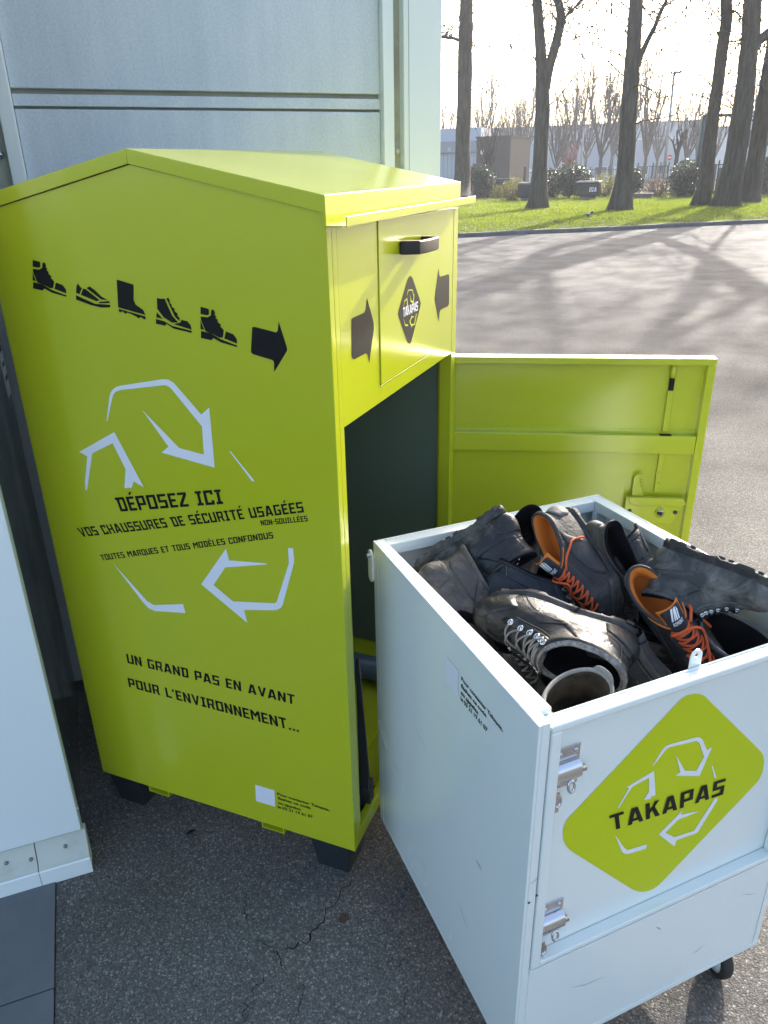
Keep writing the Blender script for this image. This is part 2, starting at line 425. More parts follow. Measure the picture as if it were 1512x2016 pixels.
def block_text(text, quad, place, name, m, parent, gap=0.95):
    """lettering spread over quad = (bottom left, bottom right, top right, top left) in the surface's own plane"""
    bl, br, tr, tl = [Vector((a, b)) for a, b in quad]
    x = 0; items = []
    for ch in text:
        w, ps = GLY[ch]; items.append((x, ps)); x += w + gap
    tot = x - gap
    mb = MB()
    for x0, ps in items:
        for p in ps:
            pp = []
            for a, b in p:
                u = (x0 + a) / tot; v = b / 7
                q = (bl * (1 - u) + br * u) * (1 - v) + (tl * (1 - u) + tr * u) * v
                pp.append(place(q.x, q.y))
            mb.add(pp, [tuple(range(len(pp)))])
    return mb.build(name, m, parent)

_tcache = {}
def font_text(text, quad, place, name, m, parent):
    cu = bpy.data.curves.new('text', 'FONT'); cu.body = text; cu.resolution_u = 3; cu.offset = .026
    o = bpy.data.objects.new('text', cu); col.objects.link(o)
    dg = bpy.context.evaluated_depsgraph_get()
    me = bpy.data.meshes.new_from_object(o.evaluated_get(dg))
    bpy.data.objects.remove(o); bpy.data.curves.remove(cu)
    xs = [v.co.x for v in me.vertices]; x0, x1 = min(xs), max(xs)
    bl, br, tr, tl = [Vector((a, b)) for a, b in quad]
    mb = MB(); vv = []
    for v in me.vertices:
        u = (v.co.x - x0) / (x1 - x0); w = v.co.y / 0.72
        q = (bl * (1 - u) + br * u) * (1 - w) + (tl * (1 - u) + tr * u) * w
        vv.append(place(q.x, q.y))
    mb.add(vv, [tuple(p.vertices) for p in me.polygons])
    bpy.data.meshes.remove(me)
    return mb.build(name, m, parent)

# ------------------------------------------------------------------ outlines of the printing, in metres on each surface
D = {'pict':[[[(-0.6842,1.5733),(-0.6647,1.5699),(-0.666,1.5604),(-0.672,1.5577),(-0.6878,1.5599)],[(-0.689,1.5556),(-0.6717,1.5543),(-0.6626,1.5579),(-0.6586,1.5687),(-0.6523,1.5684),(-0.65,1.5616),(-0.6534,1.5598),(-0.6485,1.5565),(-0.652,1.5539),(-0.6462,1.5497),(-0.6492,1.5471),(-0.6414,1.5412),(-0.6444,1.5386),(-0.6369,1.5314),(-0.6426,1.5182),(-0.651,1.517),(-0.668,1.5239),(-0.6834,1.5279),(-0.6893,1.5478)],[(-0.6906,1.5495),(-0.6903,1.5443),(-0.6863,1.5304),(-0.6954,1.5319)],[(-0.6328,1.5294),(-0.6156,1.5247),(-0.609,1.5162),(-0.61,1.5075),(-0.6396,1.5161)],[(-0.6951,1.5284),(-0.6707,1.5247),(-0.6483,1.5141),(-0.6108,1.504),(-0.6116,1.5009),(-0.6487,1.5079),(-0.6671,1.5161),(-0.673,1.5115),(-0.6987,1.5151)]],[[(-0.5746,1.5298),(-0.5696,1.5218),(-0.5654,1.5206),(-0.5753,1.507),(-0.5837,1.5101),(-0.5797,1.5223)],[(-0.5629,1.5194),(-0.5559,1.518),(-0.5248,1.4976),(-0.5332,1.4947),(-0.5721,1.5062)],[(-0.5542,1.5206),(-0.5445,1.5243),(-0.5387,1.5202),(-0.5328,1.517),(-0.5188,1.5047),(-0.5037,1.4984),(-0.5201,1.4986)],[(-0.5278,1.494),(-0.5012,1.4967),(-0.4983,1.4926),(-0.5273,1.491)],[(-0.5847,1.5058),(-0.5743,1.5018),(-0.5387,1.4897),(-0.499,1.4891),(-0.5001,1.4839),(-0.5236,1.4825),(-0.5506,1.4866),(-0.5869,1.4961)]],[[(-0.4729,1.5399),(-0.4325,1.5311),(-0.4383,1.5008),(-0.4346,1.4917),(-0.4178,1.4822),(-0.4143,1.4721),(-0.4802,1.4847),(-0.477,1.5087)],[(-0.4796,1.4821),(-0.4148,1.4695),(-0.4154,1.4631),(-0.4216,1.4641),(-0.4223,1.4662),(-0.4285,1.4672),(-0.43,1.465),(-0.4362,1.466),(-0.4368,1.4685),(-0.4431,1.4695),(-0.4439,1.4708),(-0.4592,1.4753),(-0.4608,1.4726),(-0.4671,1.4736),(-0.4677,1.4762),(-0.473,1.4768),(-0.4746,1.4746),(-0.4798,1.4757)]],[[(-0.3804,1.5072),(-0.3718,1.5058),(-0.3619,1.5066),(-0.3487,1.4738),(-0.3363,1.4613),(-0.3509,1.4598),(-0.3701,1.4695),(-0.383,1.4857)],[(-0.3851,1.4793),(-0.3727,1.4664),(-0.3885,1.469)],[(-0.3578,1.5067),(-0.3523,1.509),(-0.3494,1.5017),(-0.3518,1.4991),(-0.3463,1.4952),(-0.3479,1.4918),(-0.3404,1.4871),(-0.3425,1.4837),(-0.3347,1.4782),(-0.3367,1.4748),(-0.3318,1.4704),(-0.3328,1.464),(-0.3428,1.472)],[(-0.3482,1.4574),(-0.3311,1.4616),(-0.3283,1.4668),(-0.3143,1.4649),(-0.3074,1.4569),(-0.3065,1.4485)],[(-0.3896,1.4656),(-0.3702,1.4622),(-0.3519,1.4538),(-0.3069,1.4464),(-0.3075,1.4421),(-0.3496,1.4484),(-0.3658,1.4574),(-0.3686,1.453),(-0.3912,1.4561)]],[[(-0.2794,1.4942),(-0.2611,1.4909),(-0.2613,1.4811),(-0.2665,1.4781),(-0.2814,1.4802)],[(-0.282,1.4756),(-0.2659,1.4746),(-0.2579,1.4785),(-0.2553,1.4898),(-0.2495,1.4896),(-0.2467,1.4826),(-0.2496,1.4807),(-0.2447,1.4773),(-0.2477,1.4745),(-0.2418,1.4703),(-0.2443,1.4675),(-0.2365,1.4615),(-0.239,1.4587),(-0.2314,1.4514),(-0.2352,1.4376),(-0.2429,1.4362),(-0.2593,1.4431),(-0.274,1.4469),(-0.2815,1.4675)],[(-0.2829,1.4693),(-0.282,1.4639),(-0.2769,1.4495),(-0.2854,1.4509)],[(-0.2274,1.4494),(-0.2109,1.4448),(-0.204,1.4361),(-0.204,1.427),(-0.2323,1.4354)],[(-0.2849,1.4473),(-0.2619,1.4439),(-0.2401,1.4332),(-0.2044,1.4233),(-0.2048,1.4201),(-0.2398,1.4268),(-0.2577,1.4349),(-0.2626,1.4301),(-0.2868,1.4333)]]],'arrow':[(-0.1667,1.4606),(-0.1605,1.4613),(-0.1158,1.4535),(-0.1119,1.4565),(-0.108,1.4743),(-0.0938,1.4239),(-0.0946,1.4198),(-0.1263,1.3765),(-0.1251,1.3955),(-0.1271,1.3996),(-0.1706,1.4084),(-0.1746,1.4119),(-0.174,1.4174)],'emblem':[[(-0.5621,1.2351),(-0.5418,1.293),(-0.5349,1.3041),(-0.525,1.3125),(-0.5124,1.3182),(-0.3939,1.3422),(-0.3793,1.3424),(-0.3673,1.337),(-0.308,1.2739),(-0.2862,1.2911),(-0.2897,1.1583),(-0.4242,1.1768),(-0.4035,1.193),(-0.459,1.2702),(-0.3756,1.1932),(-0.3137,1.1852),(-0.3099,1.2481),(-0.373,1.3211),(-0.3801,1.3274),(-0.3905,1.3297),(-0.5113,1.3093),(-0.5239,1.304),(-0.5319,1.2957),(-0.5597,1.2353)],[(-0.6574,1.1521),(-0.5456,1.2114),(-0.4876,1.0867),(-0.5142,1.0974),(-0.5222,1.0805),(-0.5441,1.077),(-0.5313,1.1244),(-0.5559,1.1841),(-0.6198,1.1528),(-0.6564,1.0564),(-0.6617,1.0557),(-0.6583,1.0763),(-0.6363,1.1431)],[(-0.2484,1.1999),(-0.2453,1.2002),(-0.194,1.1403),(-0.1998,1.1385)],[(-0.6179,0.8678),(-0.532,0.7791),(-0.5139,0.7723),(-0.426,0.7936),(-0.4222,0.7692),(-0.5141,0.7555),(-0.5326,0.76),(-0.5445,0.7713)],[(-0.2849,0.966),(-0.2801,0.9371),(-0.1823,0.9472),(-0.1826,0.9444),(-0.2932,0.9168),(-0.3311,0.864),(-0.2824,0.8301),(-0.1721,0.8478),(-0.1655,0.854),(-0.1269,0.9576),(-0.1262,0.9944),(-0.114,0.9965),(-0.1128,0.9713),(-0.1145,0.9598),(-0.1509,0.8483),(-0.1574,0.8384),(-0.1674,0.8314),(-0.1772,0.8284),(-0.2551,0.813),(-0.2494,0.7789),(-0.3656,0.8593)]],'lines':[('DÉPOSEZ ICI',[(-0.5693,1.0141),(-0.2786,1.0757),(-0.2824,1.1095),(-0.5773,1.0487)]),('VOS CHAUSSURES DE SÉCURITÉ USAGÉES',[(-0.7014,0.9267),(-0.0809,1.085),(-0.0844,1.1087),(-0.7135,0.9488)]),('NON-SOUILLÉES',[(-0.1871,1.0378),(-0.0736,1.0658),(-0.0749,1.0787),(-0.1895,1.0501)]),('TOUTES MARQUES ET TOUS MODÈLES CONFONDUS',[(-0.6512,0.8705),(-0.1599,1.0122),(-0.1618,1.0269),(-0.6565,0.8853)]),('UN GRAND PAS EN AVANT',[(-0.6319,0.5734),(-0.1406,0.5751),(-0.1395,0.6035),(-0.6315,0.6028)]),("POUR L'ENVIRONNEMENT...",[(-0.6423,0.4943),(-0.1346,0.494),(-0.1372,0.5261),(-0.6426,0.524)])],'contact':[[(-0.2155,0.2671),(-0.0652,0.2652),(-0.0648,0.2741),(-0.2147,0.2763)],[(-0.215,0.2529),(-0.1199,0.2523),(-0.1193,0.2614),(-0.2148,0.2619)],[(-0.2158,0.2371),(-0.1479,0.2371),(-0.1478,0.2455),(-0.2157,0.2456)],[(-0.2172,0.2218),(-0.1151,0.2228),(-0.1145,0.2326),(-0.2163,0.2318)]],'qr':[(-0.2794,0.2802),(-0.2218,0.2798),(-0.2254,0.2227),(-0.2824,0.2226)],'label':[(0.2805,0.8992),(0.2962,0.9055),(0.3174,0.9025),(0.3366,0.8924),(0.3511,0.8778),(0.5081,0.7126),(0.5263,0.6892),(0.5341,0.6651),(0.534,0.6352),(0.5225,0.6181),(0.3242,0.4568),(0.3031,0.444),(0.2799,0.4449),(0.2574,0.4572),(0.2337,0.4801),(0.0889,0.6388),(0.0724,0.6625),(0.0645,0.6859),(0.0639,0.7076),(0.0731,0.7268)],'label_emblem':[[(0.2429,0.7738),(0.2614,0.8055),(0.2676,0.8088),(0.2778,0.8088),(0.3369,0.8026),(0.3455,0.7988),(0.3527,0.7923),(0.3697,0.7617),(0.3817,0.7643),(0.3636,0.7029),(0.3026,0.7273),(0.3128,0.732),(0.2954,0.7765),(0.3241,0.7304),(0.353,0.7196),(0.3657,0.7474),(0.3467,0.7868),(0.3386,0.7936),(0.2771,0.8023),(0.269,0.8008),(0.2453,0.7729)],[(0.1898,0.7455),(0.2481,0.7599),(0.262,0.6977),(0.2527,0.7003),(0.2514,0.694),(0.235,0.698),(0.2448,0.7135),(0.2395,0.7478),(0.203,0.7414),(0.1788,0.702),(0.1769,0.7052),(0.1967,0.7416)],[(0.3898,0.717),(0.3925,0.716),(0.4097,0.6799),(0.4046,0.6819)],[(0.1802,0.6381),(0.2058,0.5952),(0.2149,0.5855),(0.2611,0.5792),(0.2609,0.5677),(0.2164,0.5745),(0.2079,0.5802),(0.2007,0.5899)],[(0.3376,0.6312),(0.3342,0.6209),(0.3851,0.609),(0.33,0.6099),(0.3029,0.5897),(0.3282,0.5666),(0.3775,0.5609),(0.4171,0.6264),(0.4246,0.6233),(0.4249,0.6181),(0.389,0.5523),(0.3828,0.551),(0.3356,0.5554),(0.3338,0.5399),(0.2863,0.5924)]],'label_text':[(0.1696,0.653),(0.4362,0.6293),(0.4351,0.6699),(0.1596,0.6935)],'cart_contact':[[(0.4414,0.8835),(0.5896,0.8809),(0.5889,0.8887),(0.441,0.8922)],[(0.4403,0.8672),(0.5353,0.8688),(0.5348,0.8763),(0.4409,0.8767)],[(0.4402,0.8523),(0.5077,0.854),(0.5072,0.862),(0.4411,0.862)],[(0.4406,0.8384),(0.5406,0.8409),(0.5411,0.8504),(0.4406,0.8484)]],'cart_qr':[(0.3795,0.8958),(0.4306,0.8951),(0.4301,0.8397),(0.3792,0.8417)],'hatch_arrows':[[(0.0938,1.4674),(0.0997,1.4693),(0.1573,1.47),(0.1646,1.4736),(0.1732,1.4967),(0.2048,1.4419),(0.205,1.431),(0.1925,1.4021),(0.1761,1.3638),(0.1692,1.3823),(0.1593,1.3881),(0.1001,1.388),(0.0916,1.3919),(0.0885,1.3986)],[(0.638,1.5049),(0.6423,1.4886),(0.6513,1.482),(0.7198,1.4806),(0.7294,1.476),(0.7308,1.4025),(0.7216,1.3979),(0.6584,1.3986),(0.6497,1.3934),(0.6442,1.3703),(0.6073,1.4319),(0.6096,1.4391)]],'diamond':[(0.4169,1.5106),(0.4269,1.5095),(0.437,1.5036),(0.4864,1.4492),(0.494,1.4392),(0.4897,1.431),(0.4272,1.3618),(0.4188,1.3577),(0.4085,1.3597),(0.3984,1.3662),(0.3457,1.4296),(0.3402,1.4371),(0.3443,1.4448),(0.4038,1.5059)],'cart':{'pos':(0.4989,-0.3365),'th':0.79149,'a':0.6883,'b':0.6238,'H':0.9662,'zc':0.1291},'cam':[1488.3701,0.61657,-1.2661,1.7217,-0.38877,-0.41909,-0.02],'camR':[(0.928277,0.371441,-0.018271),(-0.135705,0.384066,0.913278),(-0.346246,0.845296,-0.406926)]}

# ------------------------------------------------------------------ ground, kerb, verge
def mound(x, y):
    """the verge rises a little behind the kerb"""
    return 0.0
KERB = [(-7.5, 20.4), (-6.13, 21.5), (-4.3, 23.15), (-2.22, 24.75), (-0.06, 26.9), (2.49, 28.95), (5.2, 31.2), (9.0, 34.4), (14, 38.6), (22, 45)]
KERB = [(-40, -4), (-26, 6), (-16, 13.8)] + KERB
def build_ground():
    # asphalt: one sheet out to the kerb and beyond (the verge lies on it)
    mb = MB()
    mb.add([(-260, -60, 0), (200, -60, 0), (200, 60, 0), (-260, 60, 0)], [(0, 1, 2, 3)])
    g = tag(mb.build('asphalt_lot', 'asphalt'), kind='structure')
    # far ground
    mb = MB()
    mb.add([(-260, 60, -0.004), (200, 60, -0.004), (200, 420, -0.004), (-260, 420, -0.004)], [(0, 1, 2, 3)])
    tag(mb.build('far_ground', 'far_ground'), kind='structure')
    # grass verge behind the kerb, a gently uneven sheet
    mb = MB()
    rows = 46
    cols = []
    for i in range(len(KERB) - 1):
        a, b = Vector(KERB[i]), Vector(KERB[i + 1])
        n = max(2, int((b - a).length / 0.7))
        for k in range(n): cols.append(a.lerp(b, k / n))
    nc = len(cols)
    vv = []
    for j in range(rows):
        t = j / (rows - 1)
        for i, p in enumerate(cols):
            d = 0.12 + 46 * t ** 1.5
            y = p.y + d; x = p.x - 0.10 * d
            z = 0.10 + 0.06 * min(1, d / 4) + 0.05 * noise.noise((x * 0.5, y * 0.5, 3)) * min(1, d / 2)
            if j == rows - 1: z = -0.05
            vv.append((x, y, z))
    ff = [(j * nc + i, j * nc + i + 1, (j + 1) * nc + i + 1, (j + 1) * nc + i) for j in range(rows - 1) for i in range(nc - 1)]
    mb.add(vv, ff, True)
    tag(mb.build('grass_verge', 'soil'), kind='structure')
    # a path across the verge further back
    mb = MB()
    pts = [at(880, 372, 70), at(1060, 371, 72), at(1250, 366, 74), at(1420, 362, 76)]
    for a, b in zip(pts[:-1], pts[1:]):
        mb.add([(a.x, a.y, .165), (b.x, b.y, .165), (b.x, b.y + 3, .165), (a.x, a.y + 3, .165)], [(0, 1, 2, 3)])
    tag(mb.build('gravel_path', mat('pale_gravel', (0.30, 0.28, 0.25), 0.95)), kind='structure')
    return g
ground_obj = build_ground()

def build_kerb():
    k = empty('kerb', (0, 22, 0), 0, 'long low concrete kerb between the asphalt and the grass verge', 'kerb')
    pts = []
    for i in range(2, len(KERB) - 1):
        a, b = Vector(KERB[i]), Vector(KERB[i + 1])
        n = max(1, round((b - a).length / 1.0))
        for q in range(n): pts.append(a.lerp(b, q / n))
    for i, (a, b) in enumerate(zip(pts[:-1], pts[1:])):
        d = (b - a).normalized(); n = Vector((-d.y, d.x))
        a2 = a + d * 0.006; b2 = b - d * 0.006
        h = 0.12 + 0.006 * math.sin(i * 2.3)
        q = [(a2, 0), (b2, 0)]
        mb = MB()
        A, B_2 = a2 - Vector((0, 22)), b2 - Vector((0, 22))
        prof = [(-0.0, -0.02), (-0.0, h - 0.02), (0.02, h), (0.15, h), (0.15, -0.02)]
        vv = [(A.x + n.x * s, A.y + n.y * s, z) for s, z in prof] + [(B_2.x + n.x * s, B_2.y + n.y * s, z) for s, z in prof]
        m5 = 5
        mb.add(vv, [(j, (j + 1) % m5, (j + 1) % m5 + m5, j + m5) for j in range(m5)] + [(4, 3, 2, 1, 0), (5, 6, 7, 8, 9)])
        fixn(mb.build('kerb_stone', 'kerb', k))
build_kerb()

# cracks and stains on the near asphalt
def crack(pts, w, seed):
    rnd = random.Random(seed)
    fine = []
    for a, b in zip(pts[:-1], pts[1:]):
        a, b = Vector(a), Vector(b)
        n = max(3, int((b - a).length / 0.011))
        d = (b - a); nn = Vector((-d.y, d.x)).normalized()
        for k in range(n):
            t = k / n
            fine.append(a + d * t + nn * (rnd.uniform(-.0045, .0045) + .006 * math.sin(9 * t + seed)))
    fine.append(Vector(pts[-1]))
    mb = MB(); vv = []
    n = len(fine)
    for i, p in enumerate(fine):
        d = fine[min(i + 1, n - 1)] - fine[max(i - 1, 0)]
        nn = Vector((-d.y, d.x)).normalized()
        e = w * rnd.uniform(0.25, 1.0) * min(1, 4 * (1 - i / n) + .15)
        vv += [(p.x + nn.x * e, p.y + nn.y * e, .003), (p.x - nn.x * e, p.y - nn.y * e, .003)]
    mb.add(vv, [(2 * i, 2 * i + 1, 2 * i + 3, 2 * i + 2) for i in range(n - 1)])
    mb.build('crack', 'crack', ground_obj)
def G2(*ps): return [tuple(on_z(x, y)[:2]) for x, y in ps]
crack(G2((690, 1735), (655, 1780), (628, 1822), (600, 1855), (578, 1866), (545, 1872)), .0022, 1)
crack(G2((545, 1872), (520, 1858), (495, 1848)), .0012, 2)
crack(G2((545, 1872), (552, 1893), (556, 1905)), .0018, 3)
crack(G2((484, 1756), (488, 1775), (482, 1800), (486, 1812)), .0014, 4)
crack(G2((522, 1925), (498, 1950), (486, 1975), (480, 2000), (470, 2030)), .0013, 5)
crack(G2((595, 1940), (600, 1955), (590, 1985), (570, 2020)), .0010, 6)
crack(G2((775, 1905), (800, 1890), (812, 1880)), .0014, 7)
crack(G2((800, 1950), (792, 1985), (795, 2010)), .0010, 8)
crack(G2((1290, 545), (1420, 535), (1500, 525), (1600, 518)), .012, 9)
def stain(px, py, r, seed):
    rnd = random.Random(seed); c = on_z(px, py)
    mb = MB(); ring = []
    for k in range(40):
        a = 2 * math.pi * k / 40
        rr = r * (0.75 + 0.5 * noise.noise((math.cos(a) * 1.6 + seed, math.sin(a) * 1.6, 0)))
        ring.append((c.x + rr * math.cos(a), c.y + rr * math.sin(a), 0.0012))
    mb.add(ring, [tuple(range(40))])
    mb.build('rust_stain', 'rust', ground_obj)
stain(676, 1808, 0.021, 3)
stain(872, 1845, 0.016, 8)
# round stud in the asphalt
mb = MB(); c0 = on_z(377, 1643)
mb.tube([(c0.x, c0.y, -.005), (c0.x, c0.y, .0045)], .0135, 20)
mb.tube([(c0.x, c0.y, .004), (c0.x, c0.y, .0062)], .0095, 20)
tag(fixn(mb.build('survey_stud', 'dark_steel')), 'small round metal stud set in the shaded asphalt below the lime bin', 'stud')

# ------------------------------------------------------------------ the building on the left
WALL_ANG = R(43.0)
P0 = Vector((-0.712, -0.183, 0))
bld = empty('industrial_building', P0, WALL_ANG, 'pale grey industrial building with mottled grey cladding panels behind the lime bin', 'building')
def wb(name, m, *boxes, bevel=0.0, parent=bld):
    mb = MB()
    for b in boxes: mb.box(*b)
    return mb.build(name, m, parent, bevel=bevel)
WY = 0.86
# mottled cladding between the two trims
wb('cladding_panel', 'cladding', (.137, WY, 1.957, 1.216, WY + .05, 3.3), bevel=.003)
wb('cladding_strip', 'cladding', (.137, WY + .001, 1.914, 1.216, WY + .05, 1.944), bevel=.002)
wb('cladding_panel', 'cladding', (.137, WY, .10, 1.216, WY + .05, 1.907), bevel=.004)
wb('cladding_panel', 'cladding', (.137, WY, 3.31, 1.216, WY + .05, 4.6), bevel=.003)
wb('joint_backing', 'groove', (.137, WY + .02, .08, 1.216, WY + .06, 4.6))
# trims: strip, groove with bolts, broad post
def trim(x0, x1, gx0, gx1, s0, s1):
    wb('trim_strip', 'white_metal', (s0, WY - .03, 0, s1, WY + .05, 4.6), bevel=.003)
    wb('trim_groove', 'groove', (gx0, WY - .006, 0, gx1, WY + .05, 4.6))
    for z in (.62, 1.793, 2.95):
        mb = MB(); cx = (gx0 + gx1) / 2
        mb.tube([(cx, WY - .007, z), (cx, WY - .012, z)], .011, 16)
        mb.tube([(cx, WY - .012, z), (cx, WY - .018, z)], [.0078, .006], 6)
        mb.build('bolt', 'cream_metal' if gx0 > 1 else 'zinc', bld)
trim(0, .137, .062, .098, .098, .1365)
trim(1.216, 1.41, 1.2535, 1.281, 1.2165, 1.253)
wb('corner_post', 'white_metal', (1.2815, WY - .04, 0, 1.412, WY + .14, 4.6), bevel=.004)
mb = MB(); mb.box(1.298, WY - .0412, 0, 1.2995, WY - .04, 4.6); mb.build('post_seam', 'groove', bld)
wb('trim_strip', 'white_metal', (.0, WY - .03, 0, .0615, WY + .05, 4.6), bevel=.003)
wb('building_wall', 'white_metal', (-4.0, WY + .06, 0, 1.40, 7.0, 4.6))
wb('roof_edge', 'white_metal', (-4.0, WY - .05, 4.6, 1.45, 7.05, 4.85), bevel=.01)
# projecting white corner on the left with its side and base flashing
wb('corner_panel', 'white_metal', (-2.6, .018, .125, -.008, .05, 4.6), bevel=.003)
wb('corner_return', 'white_metal', (-.03, .052, .0, -.014, .105, 4.6), bevel=.002)
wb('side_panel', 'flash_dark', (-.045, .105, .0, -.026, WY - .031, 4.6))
wb('side_wall', 'white_metal', (-2.6, .06, .0, -.05, WY - .04, 4.59))
for x0, x1 in ((-.127, 0.0), (-.63, -.129), (-1.13, -.632), (-2.6, -1.132)):
    mb = MB()
    mb.prism([(-.013, 0.004), (-.013, .052), (.004, .062), (.0265, .118), (.05, .118), (.05, .004)], 0, x0, x1)
    fixn(mb.build('base_flashing', 'cream_metal', bld, bevel=.0015))
    mb = MB()
    mb.prism([(-.0165, 0.002), (-.0165, .05), (-.0135, .0535), (-.0132, .002)], 0, x0 + .0005, x1 + .0012)
    fixn(mb.build('drip_edge', 'white_metal', bld))
for x, y, z in ((-.055, .0145, .088), (-.142, .011, .08), (-.2, .0145, .088)):
    mb = MB(); mb.tube([(x, y, z), (x, y - .006, z + .003)], [.0055, .004], 10); mb.build('screw', 'grey_steel', bld)
mb = MB(); mb.tube([(-.0125, .03, .19), (-.004, .03, .19)], [.0042, .0025], 10); mb.build('screw', 'white_metal', bld)
# paper notice in a frame on the side wall
nt_ = MB(); nt_.box(-.0255, .735, 1.14, -.0225, .826, 1.56); notice = tag(nt_.build('notice', mat('white_paper', (.62, .65, .68), .6)), 'white paper notice with printed lines on the dark wall left of the lime bin', 'notice')
notice.matrix_world = Matrix.Translation(P0) @ Matrix.Rotation(WALL_ANG, 4, 'Z')
mb = MB()
for i in range(9):
    z = 1.52 - i * .042
    mb.box(-.0224, .745 + .004 * (i % 3), z, -.0222, .818 - .012 * (i % 2), z + .014)
mb.build('print_lines', 'print_black', notice)
# paving slabs under the corner
strip = MB()
strip.box(-3, -2.6, -.05, -.093, .0, .0015)
pv = tag(strip.build('paved_strip', 'crack'), kind='structure')
pv.matrix_world = Matrix.Translation(P0) @ Matrix.Rotation(WALL_ANG, 4, 'Z')
y = 0.07
for j in range(6):
    for i in range(4):
        w = .40
        mb = MB(); mb.box(-.095 - (i + 1) * w + .003, y - w + .003 + 0, -.03, -.095 - i * w, y, .006)
        mb.build('paving_slab', 'slab', pv, bevel=.002)
    y -= w

# ------------------------------------------------------------------ the lime collection bin
BW, BD, ZB, HE, HR = 0.8035, 0.80, 0.151, 1.6925, 1.7756
bin_ = empty('shoe_collection_bin', (0, 0, 0), 0, 'tall lime green metal shoe collection bin with pitched roof and open door', 'collection bin')
def bb(name, m, *boxes, bevel=0.0, parent=bin_):
    mb = MB()
    for b in boxes: mb.box(*b)
    return mb.build(name, m, parent, bevel=bevel)
bb('lower_back_panel', 'lime', (-BW, .03, ZB, -BW + .02, BD - .03, HE - .03))
mb = MB()
xa, xb_ = -BW + .0125, 0.0
mb.prism([(xa, ZB), (-.0002, ZB), (-.0002, HE - .0275), (-.4, HR - .0268), (xa, HE - .0262)], 1, 0, .02)
side_p = fixn(mb.build('side_panel', 'lime', bin_, bevel=.0015))
mb = MB(); mb.prism([(-BW, ZB), (xa - .001, ZB), (xa - .001, HE - .0255), (-BW, HE - .0275)], 1, .0012, .03)
fixn(mb.build('corner_flange', 'lime', bin_, bevel=.001))
mb = MB(); mb.prism([(-BW, ZB), (-.022, ZB), (-.022, HE - .047), (-.4, HR - .047), (-BW, HE - .047)], 1, BD - .02, BD)
fixn(mb.build('side_panel', 'lime', bin_))
bb('inner_sheet', 'lime_inside', (-BW + .0205, .0305, .24, -BW + .024, BD - .031, HE - .055), (-BW + .0245, BD - .0245, .24, -.045, BD - .0205, HE - .055), (-BW + .0245, .0205, .24, -.045, .0235, HE - .055))  # dark green-grey sheets laid over the lime inner walls
# front: posts, upper panel, hatch, sill
bb('front_post', 'lime', (-.035, .0205, ZB, -.0003, .0405, HE - .052), bevel=.0012)
bb('front_post', 'lime', (-.035, .7615, ZB, -.0003, BD - .0005, HE - .052), bevel=.0012)
bb('upper_panel', 'lime', (-.016, .0415, 1.264, -.001, .2335, HE - .052), (-.016, .5695, 1.264, -.001, .7608, HE - .052),
   (-.016, .2336, 1.264, -.001, .5694, 1.3005), bevel=.0008)
hatch = bb('hatch', 'lime', (-.016, .236, 1.3025, .0015, .5675, HE - .053), bevel=.0012)
bb('front_sill', 'lime', (-.02, .041, ZB, -.001, .761, .196), (-.16, .041, ZB, -.0202, .761, .158), bevel=.0012)
for y_ in (.10, .21):
    mb = MB(); mb.tube([(-.045, y_, .1582), (-.045, y_, .1592)], .013, 16); mb.build('drain_hole', 'print_black', bin_)
bb('floor_plate', 'lime', (-BW + .02, .02, .172, -.105, BD - .02, .186))
bb('rear_ledge', 'lime', (-BW + .03, .70, .19, -.06, .777, .235), (-BW + .03, .66, .187, -.06, .699, .2), bevel=.002)
mb = MB(); mb.tube([(-.7, .63, .235), (-.05, .63, .235)], .04, 20); mb.build('guide_roller', mat('blue_grey_tube', (.06, .085, .13), .35), bin_)
mb = MB(); mb.prism([(-.030, .66), (-.022, .66), (-.005, .30), (-.010, .235), (-.034, .225)], 1, .112, .118)
stay = fixn(mb.build('door_stay', 'dark_steel', bin_))
mb = MB(); mb.box(-.038, .119, .1585, -.008, .15, .262); mb.tube([(-.018, .1115, .25), (-.018, .106, .25)], .008, 12)
mb.build('stay_bracket', 'dark_steel', bin_, bevel=.003)
# inner guide chute behind the hatch
mb = MB(); mb.prism([(-.02, 1.27), (-.42, 1.45), (-.42, 1.46), (-.02, 1.28)], 1, .22, .585)
fixn(mb.build('inner_chute', 'lime', bin_))
# roof: two pitched sheets with fascias, drip lip
roof = empty('roof', (0, 0, 0)); roof.parent = bin_; roof.rotation_euler = (.0115, 0, 0); roof.location = (0, .0196, .0003)
mb = MB(); y0, y1 = -.006, BD + .006
mb.prism([(-.4, HR), (.0025, HE), (.0025, HE - .051), (-.006, HE - .051), (-.006, HE - .0275), (-.4, HR - .0258)], 1, y0, y1)
mb.prism([(-.4005, HR), (-.4005, HR - .0258), (-BW + .004, HE - .0265), (-BW + .002, HE - .0268), (-BW - .006, HE - .0255), (-BW - .006, HE)], 1, y0, y1)
fixn(mb.build('roof_sheet', 'lime', roof, bevel=.0015))
mb = MB()
mb.prism([(.0028, HE - .0515), (.034, HE - .0515), (.034, HE - .049), (.0028, HE - .049)], 1, y0, BD + .025)
mb.prism([(.0342, HE - .0517), (.0366, HE - .0517), (.0366, HE - .035), (.0342, HE - .035)], 1, .007, BD + .035)
fixn(mb.build('drip_lip', 'lime', roof, bevel=.0006))
# hatch handle: U shaped black grip
mb = MB()
hz0, hz1 = 1.563, 1.591
mb.prism([(.0016, .352), (.020, .352), (.0445, .366), (.0505, .40), (.0505, .47), (.0445, .500), (.020, .512), (.0016, .512), (.0016, .492), (.018, .490), (.036, .482), (.0395, .46), (.0395, .408), (.036, .388), (.018, .380), (.0016, .378)], 2, hz0, hz1)
fixn(mb.build('handle', 'black_plastic', hatch, bevel=.003))
